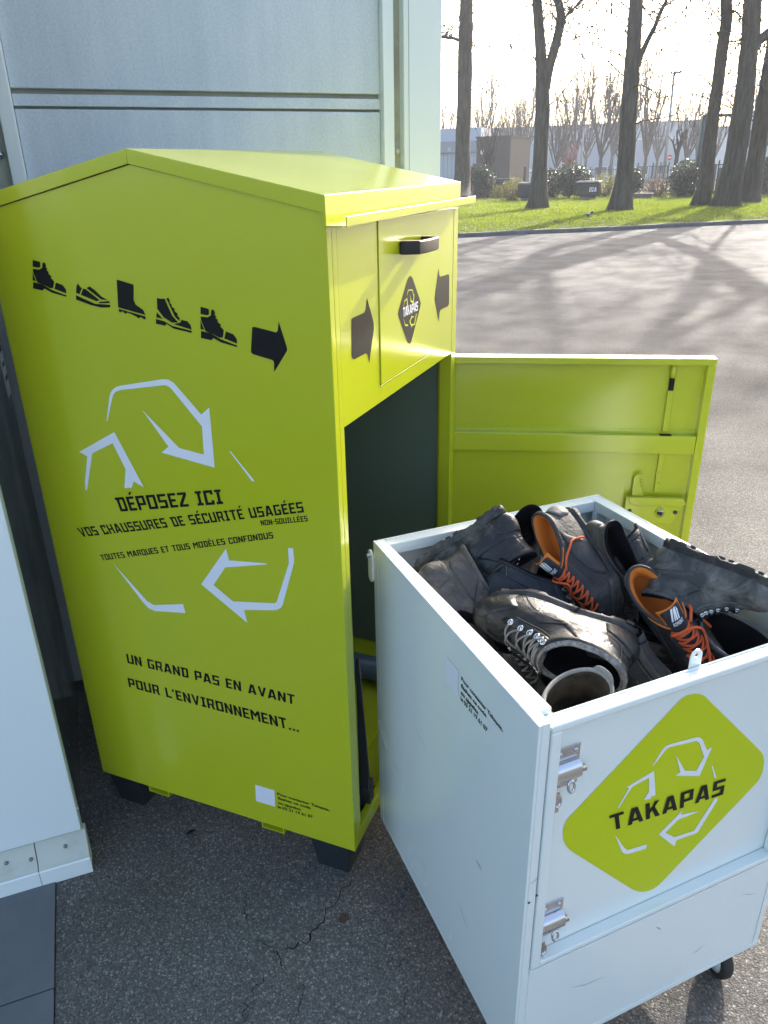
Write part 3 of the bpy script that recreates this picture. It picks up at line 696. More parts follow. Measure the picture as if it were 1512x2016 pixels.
# legs and fork brackets
for sx, sy in ((0, 0), (1, 0), (0, 1), (1, 1)):
    x_a = -.028 if sx == 0 else -.70; y_a = .03 if sy == 0 else .62
    T = [(x_a - .125, y_a), (x_a, y_a), (x_a, y_a + .14), (x_a - .125, y_a + .14)]
    Bm = [(x_a - .11, y_a + .02), (x_a - .018, y_a + .02), (x_a - .018, y_a + .12), (x_a - .11, y_a + .12)]
    mb = MB(); mb.add([(x, y_, ZB - .001) for x, y_ in T] + [(x, y_, 0) for x, y_ in Bm],
                      [(0, 1, 2, 3), (4, 7, 6, 5), (0, 4, 5, 1), (1, 5, 6, 2), (2, 6, 7, 3), (3, 7, 4, 0)])
    fixn(mb.build('foot', 'dark_steel', bin_, bevel=.004))
for xc in (-.243, -.612):
    mb = MB()
    for yy in (.006, .75):
        mb.box(xc - .034, yy, ZB - .003, xc - .031, yy + .04, ZB - .022); mb.box(xc + .031, yy, ZB - .003, xc + .034, yy + .04, ZB - .022)
        mb.box(xc - .034, yy, ZB - .0225, xc + .034, yy + .04, ZB - .025)
    mb.box(xc - .04, .046, ZB - .026, xc + .04, .76, ZB - .023)
    fixn(mb.build('fork_channel', 'lime', bin_))
# the open door
door = empty('door', (0, .80, 0), R(15)); door.parent = bin_
DX0, DX1, DZ0, DZ1, DT = -.031, .716, .20, 1.245, .042
def db(name, m, *boxes, bevel=0.0, parent=door):
    mb = MB()
    for b in boxes: mb.box(*b)
    return mb.build(name, m, parent, bevel=bevel)
db('door_sheet', 'lime', (DX0 + .002, .028, DZ0 + .002, DX1 - .002, DT, DZ1 - .002))
db('door_frame', 'lime', (DX0, 0, DZ1 - .0185, DX1, .0275, DZ1), bevel=.0012)
db('door_frame', 'lime', (DX0, 0, DZ0, DX1, .0275, DZ0 + .02), bevel=.0012)
db('door_frame', 'lime', (DX0, .0003, DZ0 + .0203, DX0 + .02, .0275, DZ1 - .0187), bevel=.0012)
db('door_frame', 'lime', (DX1 - .022, .0003, DZ0 + .0203, DX1, .0275, DZ1 - .0187), bevel=.0012)
db('door_edge', 'lime', (DX0, .0278, DZ1 - .0018, DX1, DT + .001, DZ1 - .0002))
for z in (.965, .50):
    db('cross_rail', 'lime', (DX0 + .0205, .004, z, DX1 - .0225, .0272, z + .055), bevel=.002)
    db('rail_flange', 'lime', (DX0 + .0205, .026, z + .0555, DX1 - .0225, .0279, z + .068))
    for x in (.02, .16, .34, .6):
        mb = MB(); mb.tube([(x, .0255, z + .072), (x, .0279, z + .072)], .0025, 8); mb.build('rivet', 'lime', door)
for z0, z1 in ((1.03, 1.15), (.84, .962), (.557, .74), (.25, .498)):
    db('lock_rod', 'lime', (.600, .017, z0, .6165, .0235, z1), bevel=.001)
db('lock_rod_end', 'print_black', (.6016, .0165, 1.1505, .6145, .0240, 1.185))
mb = MB(); mb.tube([(.608, .020, 1.187), (.608, .020, 1.2262)], .0085, 12); mb.build('rod_tip', 'lime', door)
mb = MB(); mb.box(.592, .0035, 1.0203, .626, .0268, 1.0206); mb.build('rod_slot', 'print_black', door)
for z in (.87, .905, .70):
    mb = MB(); mb.tube([(.608, .0168, z), (.608, .0155, z)], .0032, 8); mb.build('rivet', 'lime', door)
lock = MB(); lock.prism([(.518, .75), (.518, .828), (.683, .828), (.683, .80), (.66, .742), (.52, .742)], 1, .004, .014)
lock = fixn(lock.build('lock_plate', 'lime', door, bevel=.0015))
mb = MB(); mb.prism([(.524, .8285), (.683, .8285), (.690, .812), (.680, .803), (.545, .803), (.53, .81)], 1, -.004, .0035)
fixn(mb.build('lock_plate_fold', 'lime', lock, bevel=.0015))
for x in (.5325, .666):
    mb = MB(); mb.tube([(x, .0039, .7815), (x, .001, .7815)], [.0068, .0045], 12); mb.build('lock_bolt', 'black_plastic', lock)
mb = MB(); mb.tube([(.622, .0039, .779), (.622, .002, .779)], .016, 24); mb.build('lock_collar', 'lime', lock)
mb = MB(); mb.tube([(.622, .0019, .779), (.622, -.001, .779)], .0095, 16); mb.build('lock_ring', 'zinc', lock)
mb = MB(); mb.box(.617, -.004, .774, .627, -.0011, .784); mb.build('lock_core', 'black_plastic', lock)
hk = [(.535, .829), (.535, .885), (.5385, .893), (.546, .897), (.562, .897), (.557, .889), (.551, .885), (.561, .880), (.551, .876), (.561, .872), (.555, .869), (.555, .862), (.561, .858), (.566, .84), (.572, .829)]
mb = MB(); mb.prism(hk, 1, .010, .0155); fixn(mb.build('lock_hook', 'lime', door, bevel=.0008))
for z in (.33, .72, 1.12):
    mb = MB(); mb.tube([(-.026, -.006, z - .03), (-.026, -.006, z + .03)], .006, 10); mb.build('hinge', 'lime', door)

# printing on the bin
E1 = -.0006
face = lambda u, v: (u, E1, v)
def decal(name, polys, place, m, parent): return MB().polys(polys, place).build(name, m, parent)
for polys in D['pict']: decal('shoe_pictogram', polys, face, 'print_black', bin_)
decal('arrow_mark', [D['arrow']], face, 'print_black', bin_)
for p in D['emblem']: decal('emblem_arrow', [p], face, 'print_white', bin_)
for t, q in D['lines']: block_text(t, q, face, 'lettering', 'print_black', bin_)
for t, q in zip(("Pour contacter Takapas,", "flashez ce code", "ou appelez", "le 03 21 19 61 07"), D['contact']): font_text(t, q, face, 'small_lettering', 'print_black', bin_)
decal('blank_white_label', [D['qr']], face, 'print_white', bin_)
frontp = lambda u, v: (-.0004, u, v)
hatchp = lambda u, v: (.0021, u, v)
hatchp2 = lambda u, v: (.0027, u, v)
for p in D['hatch_arrows']: decal('arrow_mark', [p], frontp, 'print_black', bin_)
decal('diamond_mark', [D['diamond']], hatchp, 'print_black', hatch)
# the small emblem inside the diamond, the same drawing as on the cart
def bbox(ps): return min(p[0] for p in ps), max(p[0] for p in ps), min(p[1] for p in ps), max(p[1] for p in ps)
allp = [q for p in D['label_emblem'] for q in p]
ex0, ex1, ez0, ez1 = bbox(allp)
def small(u, v): return hatchp2(.372 + (u - ex0) / (ex1 - ex0) * .09, 1.392 + (v - ez0) / (ez1 - ez0) * .09)
for p in D['label_emblem']: decal('emblem_arrow', [p], small, 'print_yellow', hatch)
block_text('TAKAPAS', [(.369, 1.4265), (.468, 1.4265), (.470, 1.4475), (.369, 1.4475)], lambda u, v: (.0033, u, v), 'lettering', 'print_white', hatch, gap=.5)

# ------------------------------------------------------------------ the cart
CA, CB, CH, CZ = D['cart']['a'], D['cart']['b'], D['cart']['H'], D['cart']['zc']
cart = empty('wheeled_metal_cart', (D['cart']['pos'][0], D['cart']['pos'][1], 0), D['cart']['th'], 'pale blue grey open metal cart on casters holding old shoes', 'cart')
def cb(name, m, *boxes, bevel=0.0, parent=cart):
    mb = MB()
    for b in boxes: mb.box(*b)
    return mb.build(name, m, parent, bevel=bevel)
LX = lambda y: -.0205 * (1 - y / CA)
# left side: skin, front flange, top flange
mb = MB()
mb.add([(LX(0), 0, CZ), (LX(CA), CA, CZ), (LX(CA), CA, CH - .0), (LX(0), 0, CH), (LX(0) + .006, .0, CZ), (.006, CA, CZ), (.006, CA, CH), (LX(0) + .006, .0, CH)],
       [(0, 1, 2, 3), (4, 7, 6, 5), (0, 3, 7, 4), (1, 5, 6, 2), (0, 4, 5, 1), (3, 2, 6, 7)])
fixn(mb.build('left_panel', 'cart_paint', cart, bevel=.0015))
mb = MB(); mb.box(LX(0) + .0062, .0003, CZ, .0015, .03, CH); mb.build('corner_flange', 'cart_paint', cart, bevel=.0015)
mb = MB(); mb.add([(LX(.001) + .0062, .0303, CH - .028), (.024, .0303, CH - .028), (.024, .0303, CH - .0002), (LX(.001) + .0062, .0303, CH - .0002), (.0062, CA - .001, CH - .028), (.026, CA - .001, CH - .028), (.026, CA - .001, CH - .0002), (.0062, CA - .001, CH - .0002)],
       [(0, 1, 2, 3), (4, 7, 6, 5), (0, 4, 5, 1), (1, 5, 6, 2), (2, 6, 7, 3), (3, 7, 4, 0)])
fixn(mb.build('rim', 'cart_paint', cart, bevel=.002))
mb = MB(); mb.add([(LX(CA - .03) - .0012, CA - .030, CZ + .004), (LX(CA - .03) - .0012, CA - .027, CZ + .004), (LX(CA - .03) - .0012, CA - .027, CH - .03), (LX(CA - .03) - .0012, CA - .030, CH - .03)], [(0, 1, 2, 3)]); mb.build('fold_line', 'white_metal', cart)
mb = MB(); mb.add([(LX(0) - .0006, .02, CZ + .013), (LX(CA) - .0006, CA - .02, CZ + .013), (LX(CA) - .0006, CA - .02, CZ + .0155), (LX(0) - .0006, .02, CZ + .0155)], [(0, 1, 2, 3)]); mb.build('fold_line', 'white_metal', cart)
# back and right sides
cb('back_panel', 'cart_paint', (.0065, CA - .006, CZ, CB, CA, CH), bevel=.0015)
cb('right_panel', 'cart_paint', (CB - .006, .0005, CZ, CB, CA - .0065, CH), bevel=.0015)
cb('rim', 'cart_paint', (.0265, CA - .034, CH - .028, CB - .034, CA - .0065, CH - .0004), bevel=.002)
cb('rim', 'cart_paint', (CB - .033, .031, CH - .028, CB - .0065, CA - .0065, CH - .0002), bevel=.002)
cb('inner_post', 'cart_paint', (CB - .036, CA - .045, CZ, CB - .007, CA - .0294, CH - .0285), bevel=.001)
cb('inner_post', 'cart_paint', (CB - .036, .06, CZ, CB - .007, .075, CH - .0285), bevel=.001)
cb('cart_floor', 'cart_paint', (.007, .032, CZ + .02, CB - .007, CA - .007, CZ + .03))
# lower front panel
cb('lower_front_panel', 'cart_paint', (.0022, .0012, CZ, CB - .0005, .012, .405), bevel=.0015)
cb('fold_edge', 'cart_paint', (.0026, -.0006, .3955, CB - .001, .0010, .4045), (.0026, -.0006, CZ + .001, CB - .001, .0010, CZ + .014), (CB - .016, -.0006, CZ + .0145, CB - .001, .0010, .395), bevel=.0006)
# drop door: frame and recessed sheet
cdoor = empty('door', (0, 0, 0)); cdoor.parent = cart
DL, DR, DB, DTp = .0045, CB - .002, .4068, .957
cb('door_sheet', 'cart_paint', (DL + .002, .0222, DB + .01, DR - .002, .027, DTp - .002), parent=cdoor)
cb('door_frame', 'cart_paint', (DL, -.001, DTp - .0135, DR, .0218, DTp), (DL, .0222, DTp - .010, DR, .029, DTp), bevel=.003, parent=cdoor)
cb('door_frame', 'cart_paint', (DL, -.001, DB, DL + .020, .0218, DTp - .0139), bevel=.003, parent=cdoor)
cb('door_frame', 'cart_paint', (DR - .028, -.001, DB, DR, .0218, DTp - .0139), bevel=.003, parent=cdoor)
cb('door_frame', 'cart_paint', (DL + .0203, -.001, DB, DR - .0283, .0218, DB + .012), bevel=.002, parent=cdoor)
# rounded diamond label on the recessed sheet
lab = lambda u, v: (u, .0216, v)
def rounded(P_):
    """smooth the short edges of an outline into curves"""
    out = []; n = len(P_)
    for i in range(n):
        a, b, c, d = [Vector(P_[(i + k) % n]) for k in (-1, 0, 1, 2)]
        out.append(tuple(b))
        if (c - b).length < .07:
            def lim(v, l): return v if v.length < 1e-9 else v.normalized() * min(v.length, l)
            l = (c - b).length; m0 = lim(c - a, 1.2 * l); m1 = lim(d - b, 1.2 * l)
            for k in range(1, 5):
                t = k / 5
                out.append(tuple((2 * t**3 - 3 * t**2 + 1) * b + (t**3 - 2 * t**2 + t) * m0 + (-2 * t**3 + 3 * t**2) * c + (t**3 - t**2) * m1))
    return out
cart_label = decal('label', [rounded(D['label'])], lab, 'print_lime', cdoor)
for p in D['label_emblem']: decal('emblem_arrow', [p], lambda u, v: (u, .0210, v), 'print_white', cart_label)
block_text('TAKAPAS', D['label_text'], lambda u, v: (u, .0203, v), 'lettering', 'print_black', cart_label, gap=1.0)
# bolts on the door
def bolt(zc):
    b = empty('slide_bolt', (0, 0, 0)); b.parent = cdoor
    x0, x1 = .027, .079
    mb = MB(); mb.box(x0, .0195, zc - .042, x1, .0214, zc + .04)
    mb.build('bolt_plate', 'zinc', b, bevel=.0006)
    mb = MB(); n = 10
    prof = [(.0190 - .0155 * math.sin(math.pi * k / n), zc - .010 + .020 * (-math.cos(math.pi * k / n)) + .004) for k in range(n + 1)]
    prof2 = [(y_ + .0014 * 0, z) for y_, z in prof]
    mb.prism(prof2, 0, x0 - .001, x1 - .003)
    fixn(mb.build('bolt_housing', 'zinc', b, bevel=.0006))
    mb = MB(); mb.tube([(x0 - .018, .0115, zc - .006), (x1 + .006, .0115, zc - .006)], .0062, 14); mb.build('bolt_bar', 'zinc', b)
    for x, z in ((x0 + .012, zc + .030), (x1 - .010, zc + .030), (x1 - .010, zc - .034)):
        mb = MB(); mb.tube([(x, .0195, z), (x, .0165, z)], [.0042, .0030], 12); mb.build('bolt_screw', 'zinc', b)
    for xr, zr, s in ((x0 + .030, zc - .026, .72), (x0 + .004, zc - .046, .85)):
        pts = [(xr + .0085 * s * math.sin(a), .006 + .002 * math.cos(a), zr - .014 * s * math.cos(a) * -1 - .006) for a in [2 * math.pi * k / 16 for k in range(16)]]
        mb = MB(); mb.tube(pts, .0024, 8, False, True, True); mb.build('bolt_ring', 'zinc', b)
    mb = MB(); mb.box(x0 - .006, .004, zc - .076, x0 + .008, .0065, zc - .030); mb.build('bolt_catch', 'zinc', b, bevel=.002)
bolt(.846); bolt(.494)
# tab with a hole on the rim
mb = MB(); tx = .312; n = 12; TABZ = .9765
outer = [(tx - .0125, .925), (tx + .0125, .925)] + [(tx + .0125 * math.cos(math.pi * k / n), TABZ + .0125 * math.sin(math.pi * k / n)) for k in range(n + 1)]
hole = [(tx + .0042 * math.cos(2 * math.pi * k / 12), TABZ + .0015 + .0042 * math.sin(2 * math.pi * k / 12)) for k in range(12)]
tri = tessellate_polygon([[Vector((a, b, 0)) for a, b in outer], [Vector((a, b, 0)) for a, b in reversed(hole)]])
allq = outer + list(reversed(hole))
for yy in (.0294, .0318): mb.add([(a, yy, b) for a, b in allq], [tuple(t) for t in tri])
for ring in (outer, hole):
    k = len(ring); mb.add([(a, .0294, b) for a, b in ring] + [(a, .0318, b) for a, b in ring], [(i, (i + 1) % k, (i + 1) % k + k, i + k) for i in range(k)])
fixn(mb.build('lifting_tab', 'cart_paint', cart))
# latch plate hanging at the back corner
mb = MB(); n = 10; yc, zt, zb_ = CA + .012, .925, .868; r_ = .0125
lp = [(yc + r_ * math.cos(math.pi * k / n), zt + r_ * math.sin(math.pi * k / n)) for k in range(n + 1)] + [(yc - r_ * math.cos(math.pi * k / n), zb_ - r_ * math.sin(math.pi * k / n)) for k in range(n + 1)]
mb.prism(lp, 0, -.004, .000)
latch = fixn(mb.build('latch_plate', 'white_metal', cart, bevel=.001))
mb = MB(); mb.tube([(-.0045, yc, zt), (-.012, yc, zt)], [.0065, .0055], 6, smooth=False); mb.build('latch_bolt', 'zinc', latch)
# printing on the left side
leftp = lambda u, v: (LX(CA - u) - .0008, CA - u, v)
for t, q in zip(("Pour contacter Takapas,", "flashez ce code", "ou appelez", "le 03 21 19 61 07"), D['cart_contact']): font_text(t, q, leftp, 'small_lettering', 'print_black', cart)
decal('blank_white_label', [D['cart_qr']], leftp, 'print_white', cart)
for x_, z_ in ((.003, .60), (-.012, .59)):
    mb = MB(); mb.tube([(x_, -.0003, z_), (x_, -.0012, z_)], .0022, 8); mb.build('scuff', 'rubber', cart)
# casters
def caster(x, y_, ang):
    c = empty('caster', (x, y_, 0), ang); c.parent = cart
    mb = MB()
    prof = [(.036, -.013), (.046, -.0135), (.0495, -.009), (.0505, 0), (.0495, .009), (.046, .0135), (.036, .013)]
    n = 32; vv = []
    for r_, w in prof:
        for k in range(n): vv.append((r_ * math.cos(2 * math.pi * k / n), w, .0505 + r_ * math.sin(2 * math.pi * k / n)))
    mb.add(vv, [(i * n + k, i * n + (k + 1) % n, (i + 1) * n + (k + 1) % n, (i + 1) * n + k) for i in range(len(prof) - 1) for k in range(n)], True)
    fixn(mb.build('tyre', 'rubber', c))
    mb = MB(); mb.tube([(0, -.0105, .0505), (0, .0105, .0505)], .0362, 28); mb.tube([(0, -.017, .0505), (0, .017, .0505)], .012, 16); mb.build('rim', 'white_metal', c)
    mb = MB()
    for s in (-1, 1):
        mb.prism([(-.012, .045), (.012, .045), (.045, .110), (-.012, .110)], 1, s * .0175 - .0012, s * .0175 + .0012)
    mb.box(-.012, -.0185, .110, .05, .0185, .1125); mb.tube([(0, -.021, .0505), (0, .021, .0505)], .006, 8)
    fixn(mb.build('fork', 'zinc', c))
    mb = MB(); mb.box(-.03, -.04, .1225, .07, .04, .1288); mb.tube([(.02, 0, .1125), (.02, 0, .1226)], .028, 18); mb.build('mount_plate', 'zinc', c)
caster(CB - .045, .055, R(75)); caster(.07, .07, R(160)); caster(CB - .08, CA - .08, R(40)); caster(.08, CA - .09, R(10))

def scuff_mark(place_, pts, w, m, parent):
    mb = MB(); P_ = [Vector(p) for p in pts]; fine = []
    for a, b in zip(P_[:-1], P_[1:]):
        for k in range(6): fine.append(a.lerp(b, k / 6))
    fine.append(P_[-1]); n = len(fine); vv = []
    for i, p in enumerate(fine):
        d = (fine[min(i + 1, n - 1)] - fine[max(i - 1, 0)]).normalized(); q = Vector((-d.y, d.x)) * w * math.sin(math.pi * (i + .4) / (n + .2))
        vv += [place_(p.x + q.x, p.y + q.y), place_(p.x - q.x, p.y - q.y)]
    mb.add(vv, [(2 * i, 2 * i + 1, 2 * i + 3, 2 * i + 2) for i in range(n - 1)])
    return mb.build('scuff', m, parent)
M['scuff_dark'] = mat('grey_scuff', (.16, .16, .16), .7)
M['scuff_pale'] = mat('pale_scratch', (.62, .64, .5), .6)
cartf = lambda u, v: (u, -.0014, v)
for pts, w in (([(-.016, .635), (-.004, .640), (.0012, .646)], .0006), ([(.10, .30), (.14, .285), (.19, .283)], .0005), ([(.42, .21), (.455, .222)], .0006), ([(.30, .36), (.315, .345)], .0008), ([(.53, .335), (.56, .318), (.575, .316)], .0005)):
    scuff_mark(lambda u, v: (u, -.0014 if u < .003 else .0004, v), pts, w, 'scuff_dark', cart)
for pts, w in (([(.22, .62), (.30, .60)], .0004), ([(.10, .40), (.15, .41)], .0005), ([(.45, .33), (.50, .30)], .0006), ([(.52, .52), (.545, .515)], .0012)):
    scuff_mark(leftp, pts, w, 'scuff_dark', cart)

# grit lying loose on the asphalt
rnd_ = random.Random(77); mb = MB()
for _ in range(420):
    x_ = rnd_.uniform(-.75, 1.5); y_ = rnd_.uniform(-.62, 1.2) if x_ > .75 else rnd_.uniform(-.62, .12)
    e = rnd_.uniform(.0012, .0034); a = rnd_.uniform(0, 6.3)
    ring = [(x_ + e * math.cos(a + k * 1.256) * rnd_.uniform(.7, 1.2), y_ + e * math.sin(a + k * 1.256) * rnd_.uniform(.7, 1.2), .0006) for k in range(5)]
    mb.add(ring + [(x_, y_, e * .9)], [(k, (k + 1) % 5, 5) for k in range(5)])
tag(mb.build('grit', mat('loose_grit', (.24, .23, .21), .9, var=(40, (.10, .095, .09), .4, .6))), kind='stuff')

# ------------------------------------------------------------------ the shoes
def leather(name, c, dust, amt, rough=0.42, knit=False):
    m = bpy.data.materials.new(name); m.use_nodes = True
    nt, b = nodes_of(m); L = nt.links.new
    tc = nt.nodes.new('ShaderNodeTexCoord')
    def nz(scale, detail=6, rg=.65, dist=0):
        n = nt.nodes.new('ShaderNodeTexNoise'); n.inputs['Scale'].default_value = scale; n.inputs['Detail'].default_value = detail
        n.inputs['Roughness'].default_value = rg; n.inputs['Distortion'].default_value = dist
        L(tc.outputs['Object'], n.inputs['Vector']); return n.outputs[0]
    d = nz(16, 8, .72, .4)
    mr = nt.nodes.new('ShaderNodeMapRange'); mr.inputs[1].default_value = .62 - .24 * amt; mr.inputs[2].default_value = .80 - .08 * amt
    mr.inputs[4].default_value = .35 + .5 * amt
    L(d, mr.inputs[0])
    mx = nt.nodes.new('ShaderNodeMix'); mx.data_type = 'RGBA'
    mx.inputs['A'].default_value = (*c, 1); mx.inputs['B'].default_value = (*dust, 1)
    L(mr.outputs[0], mx.inputs['Factor']); L(mx.outputs['Result'], b.inputs['Base Color'])
    m2 = nt.nodes.new('ShaderNodeMapRange'); m2.inputs[3].default_value = rough; m2.inputs[4].default_value = min(1, rough + .38)
    L(mr.outputs[0], m2.inputs[0]); L(m2.outputs[0], b.inputs['Roughness'])
    b.inputs['Specular IOR Level'].default_value = .38
    b1 = nt.nodes.new('ShaderNodeBump'); b1.inputs['Strength'].default_value = .8; b1.inputs['Distance'].default_value = .0030
    L(nz(38, 6, .62, 1.6), b1.inputs['Height'])
    b2 = nt.nodes.new('ShaderNodeBump'); b2.inputs['Strength'].default_value = .8 if knit else .25; b2.inputs['Distance'].default_value = .0012 if knit else .0006
    if knit:
        v = nt.nodes.new('ShaderNodeTexVoronoi'); v.inputs['Scale'].default_value = 330; v.inputs['Randomness'].default_value = .15
        L(tc.outputs['Object'], v.inputs['Vector']); L(v.outputs['Distance'], b2.inputs['Height']); b2.invert = True
    else:
        L(nz(420, 2), b2.inputs['Height'])
    L(b1.outputs[0], b2.inputs['Normal']); L(b2.outputs[0], b.inputs['Normal'])
    return m
SM = {
 'black': leather('scuffed_black_leather', (.016, .017, .019), (.26, .245, .22), .42, .38),
 'dusty': leather('dusty_grey_leather', (.030, .032, .033), (.27, .255, .23), .78, .52),
 'brown': leather('dusty_brown_leather', (.055, .048, .042), (.22, .20, .17), .7, .42),
 'navy': leather('dark_navy_nubuck', (.016, .020, .028), (.10, .10, .10), .25, .62),
 'knit': leather('black_knit_mesh', (.026, .025, .026), (.15, .14, .13), .4, .6, True),
 'charcoal': leather('charcoal_suede', (.035, .034, .036), (.14, .13, .12), .4, .65),
 'grey': leather('worn_grey_leather', (.22, .22, .215), (.42, .41, .38), .6, .6),
 'sole': leather('worn_black_sole', (.022, .022, .023), (.17, .165, .15), .65, .6),
 'sole_grey': leather('worn_grey_sole', (.10, .10, .10), (.25, .24, .22), .6, .6),
 'lining': mat('black_textile_lining', (.006, .006, .008), .95, spec=.1),
 'fleece': mat('grey_fleece_lining', (.30, .295, .285), 1, spec=.1, bump=(260, 1.0, .004), var=(120, (.16, .155, .15), .4, .6)),
 'orange': mat('orange_lining', (.60, .16, .012), .8, bump=(300, .4, .001)),
 'tan': mat('tan_insole', (.28, .20, .11), .9, var=(30, (.12, .08, .05), .4, .6)),
 'tan_dark': mat('dark_tan_lining', (.07, .052, .032), .9, var=(25, (.02, .016, .012), .4, .6)),
 'lace_orange': mat('orange_lace', (.62, .10, .022), .8, bump=(500, .6, .0006)),
 'lace_black': mat('black_lace', (.012, .012, .013), .8, bump=(500, .6, .0006)),
 'lace_grey': mat('grey_lace', (.20, .195, .185), .85, bump=(500, .6, .0006)),
 'tape_dark': mat('grey_reflective_tape', (.30, .31, .32), .35, var=(40, (.16, .16, .17), .4, .6)),
}
BOOT = dict(
 F=[(.285, .024), (.299, .040), (.293, .062), (.268, .081), (.230, .095), (.192, .112), (.163, .134), (.148, .157), (.143, .178), (.142, .192)],
 B=[(.004, .024), (-.004, .036), (-.007, .052), (-.004, .068), (.001, .083), (.004, .100), (.004, .124), (.002, .150), (-.002, .175), (-.005, .196)],
 W=[.046, .049, .049, .047, .044, .041, .040, .042, .044, .046])
MID = dict(
 F=[(.285, .024), (.299, .040), (.293, .062), (.268, .081), (.230, .095), (.196, .109), (.170, .124), (.155, .138), (.148, .149)],
 B=[(.004, .024), (-.004, .036), (-.007, .052), (-.004, .068), (.001, .083), (.004, .098), (.004, .115), (.002, .132), (-.002, .150)],
 W=[.046, .049, .049, .047, .044, .041, .040, .041, .043])
LOW = dict(
 F=[(.284, .022), (.297, .037), (.292, .056), (.270, .072), (.238, .083), (.207, .094), (.181, .106), (.160, .119), (.150, .127)],
 B=[(.004, .022), (-.005, .034), (-.008, .050), (-.004, .062), (.002, .073), (.006, .083), (.005, .092), (.001, .099), (-.002, .104)],
 W=[.044, .047, .047, .045, .042, .039, .037, .037, .039])
WELL = dict(
 F=[(.285, .024), (.297, .040), (.290, .062), (.262, .082), (.222, .100), (.185, .125), (.165, .16), (.158, .20), (.157, .24), (.157, .27)],
 B=[(.004, .024), (-.004, .036), (-.007, .055), (-.004, .075), (.000, .095), (.0, .12), (-.002, .16), (-.004, .20), (-.006, .24), (-.007, .27)],
 W=[.046, .049, .049, .048, .047, .047, .050, .054, .057, .058])

def interp(L, t):
    n = len(L) - 1; x = max(0, min(.99999, t)) * n; i = int(x); f = x - i
    g = lambda k: L[max(0, min(n, k))]
    def cr(a, b, c, d): return .5 * ((2 * b) + (-a + c) * f + (2 * a - 5 * b + 4 * c - d) * f * f + (-a + 3 * b - 3 * c + d) * f ** 3)
    if isinstance(L[0], tuple): return tuple(cr(g(i - 1)[k], g(i)[k], g(i + 1)[k], g(i + 2)[k]) for k in range(2))
    return cr(g(i - 1), g(i), g(i + 1), g(i + 2))

def cut(pts, fz):
    """a lower version of a profile, for ankle heights in between"""
    return pts

class Shoe:
    def __init__(self, prof, seed, scale=1.0, squash=0.0, lean=0.0, amp=1.0, crease=1.0, flare=0.0):
        self.p = prof; self.seed = seed; self.k = scale; self.squash = squash; self.lean = lean; self.amp = amp; self.crease = crease; self.flare = flare
    def raw(self, t, a):
        F, B, W = interp(self.p['F'], t), interp(self.p['B'], t), interp(self.p['W'], t)
        s = (1 - math.cos(a)) / 2
        low = max(0, 1 - t * 2.2)
        fp = .80 + .30 * math.exp(-((s - .72) / .26) ** 2) - .05 * math.exp(-((s - .38) / .14) ** 2) + .04 * math.exp(-((s - .0) / .2) ** 2)
        w = W * (fp * low + 1.0 * (1 - low))
        sn = math.sin(a); e = .68 + .22 * (1 - low)
        y = w * math.copysign(abs(sn) ** e, sn)
        y += .006 * low * math.sin(math.pi * s)                   # the inner side is straighter
        p = Vector((B[0] + (F[0] - B[0]) * s, y, B[1] + (F[1] - B[1]) * s))
        if t > .3:                                                # a wavy collar
            p.z += (t - .3) * .016 * math.cos(2 * a) * .6
        return p
    def normal(self, t, a):
        d = 2e-3
        u = self.raw(min(1, t + d), a) - self.raw(max(0, t - d), a)
        v = self.raw(t, a + d) - self.raw(t, a - d)
        n = v.cross(u)
        if n.length < 1e-10: return Vector((0, 0, 1))
        n.normalize()
        c = self.raw(t, 0).lerp(self.raw(t, math.pi), .5)
        q = self.raw(t, a) - c
        return n if n.dot(q) > 0 else -n
    def S(self, t, a, off=0.0):
        n = self.normal(t, a)
        F = interp(self.p['F'], t)
        wr = self.crease * .0018 * math.sin(95 * self.raw(t, a).x + 3 * a + self.seed) * math.exp(-((t - .48) / .16) ** 2) * max(0, -math.cos(a) + .25)
        return self.raw(t, a) + n * (off + wr)
    def warp(self, p):
        p = Vector(p); s = self.seed * 7.3
        q = p.copy()
        z = max(0, p.z - .03)
        h = min(1, z / .06)
        q += noise.noise_vector((p.x * 11 + s, p.y * 11, p.z * 11)) * .0065 * self.amp * h
        q += noise.noise_vector((p.x * 32 + s, p.y * 32, p.z * 32)) * .0016 * self.amp * h
        q.y *= 1 - self.squash * min(1, z / .1)
        q.y += self.lean * z + self.flare * z * z * 6 * (1 if p.y > 0 else -1)
        if p.x > .19: q.z += .9 * (p.x - .19) ** 2
        return q * self.k

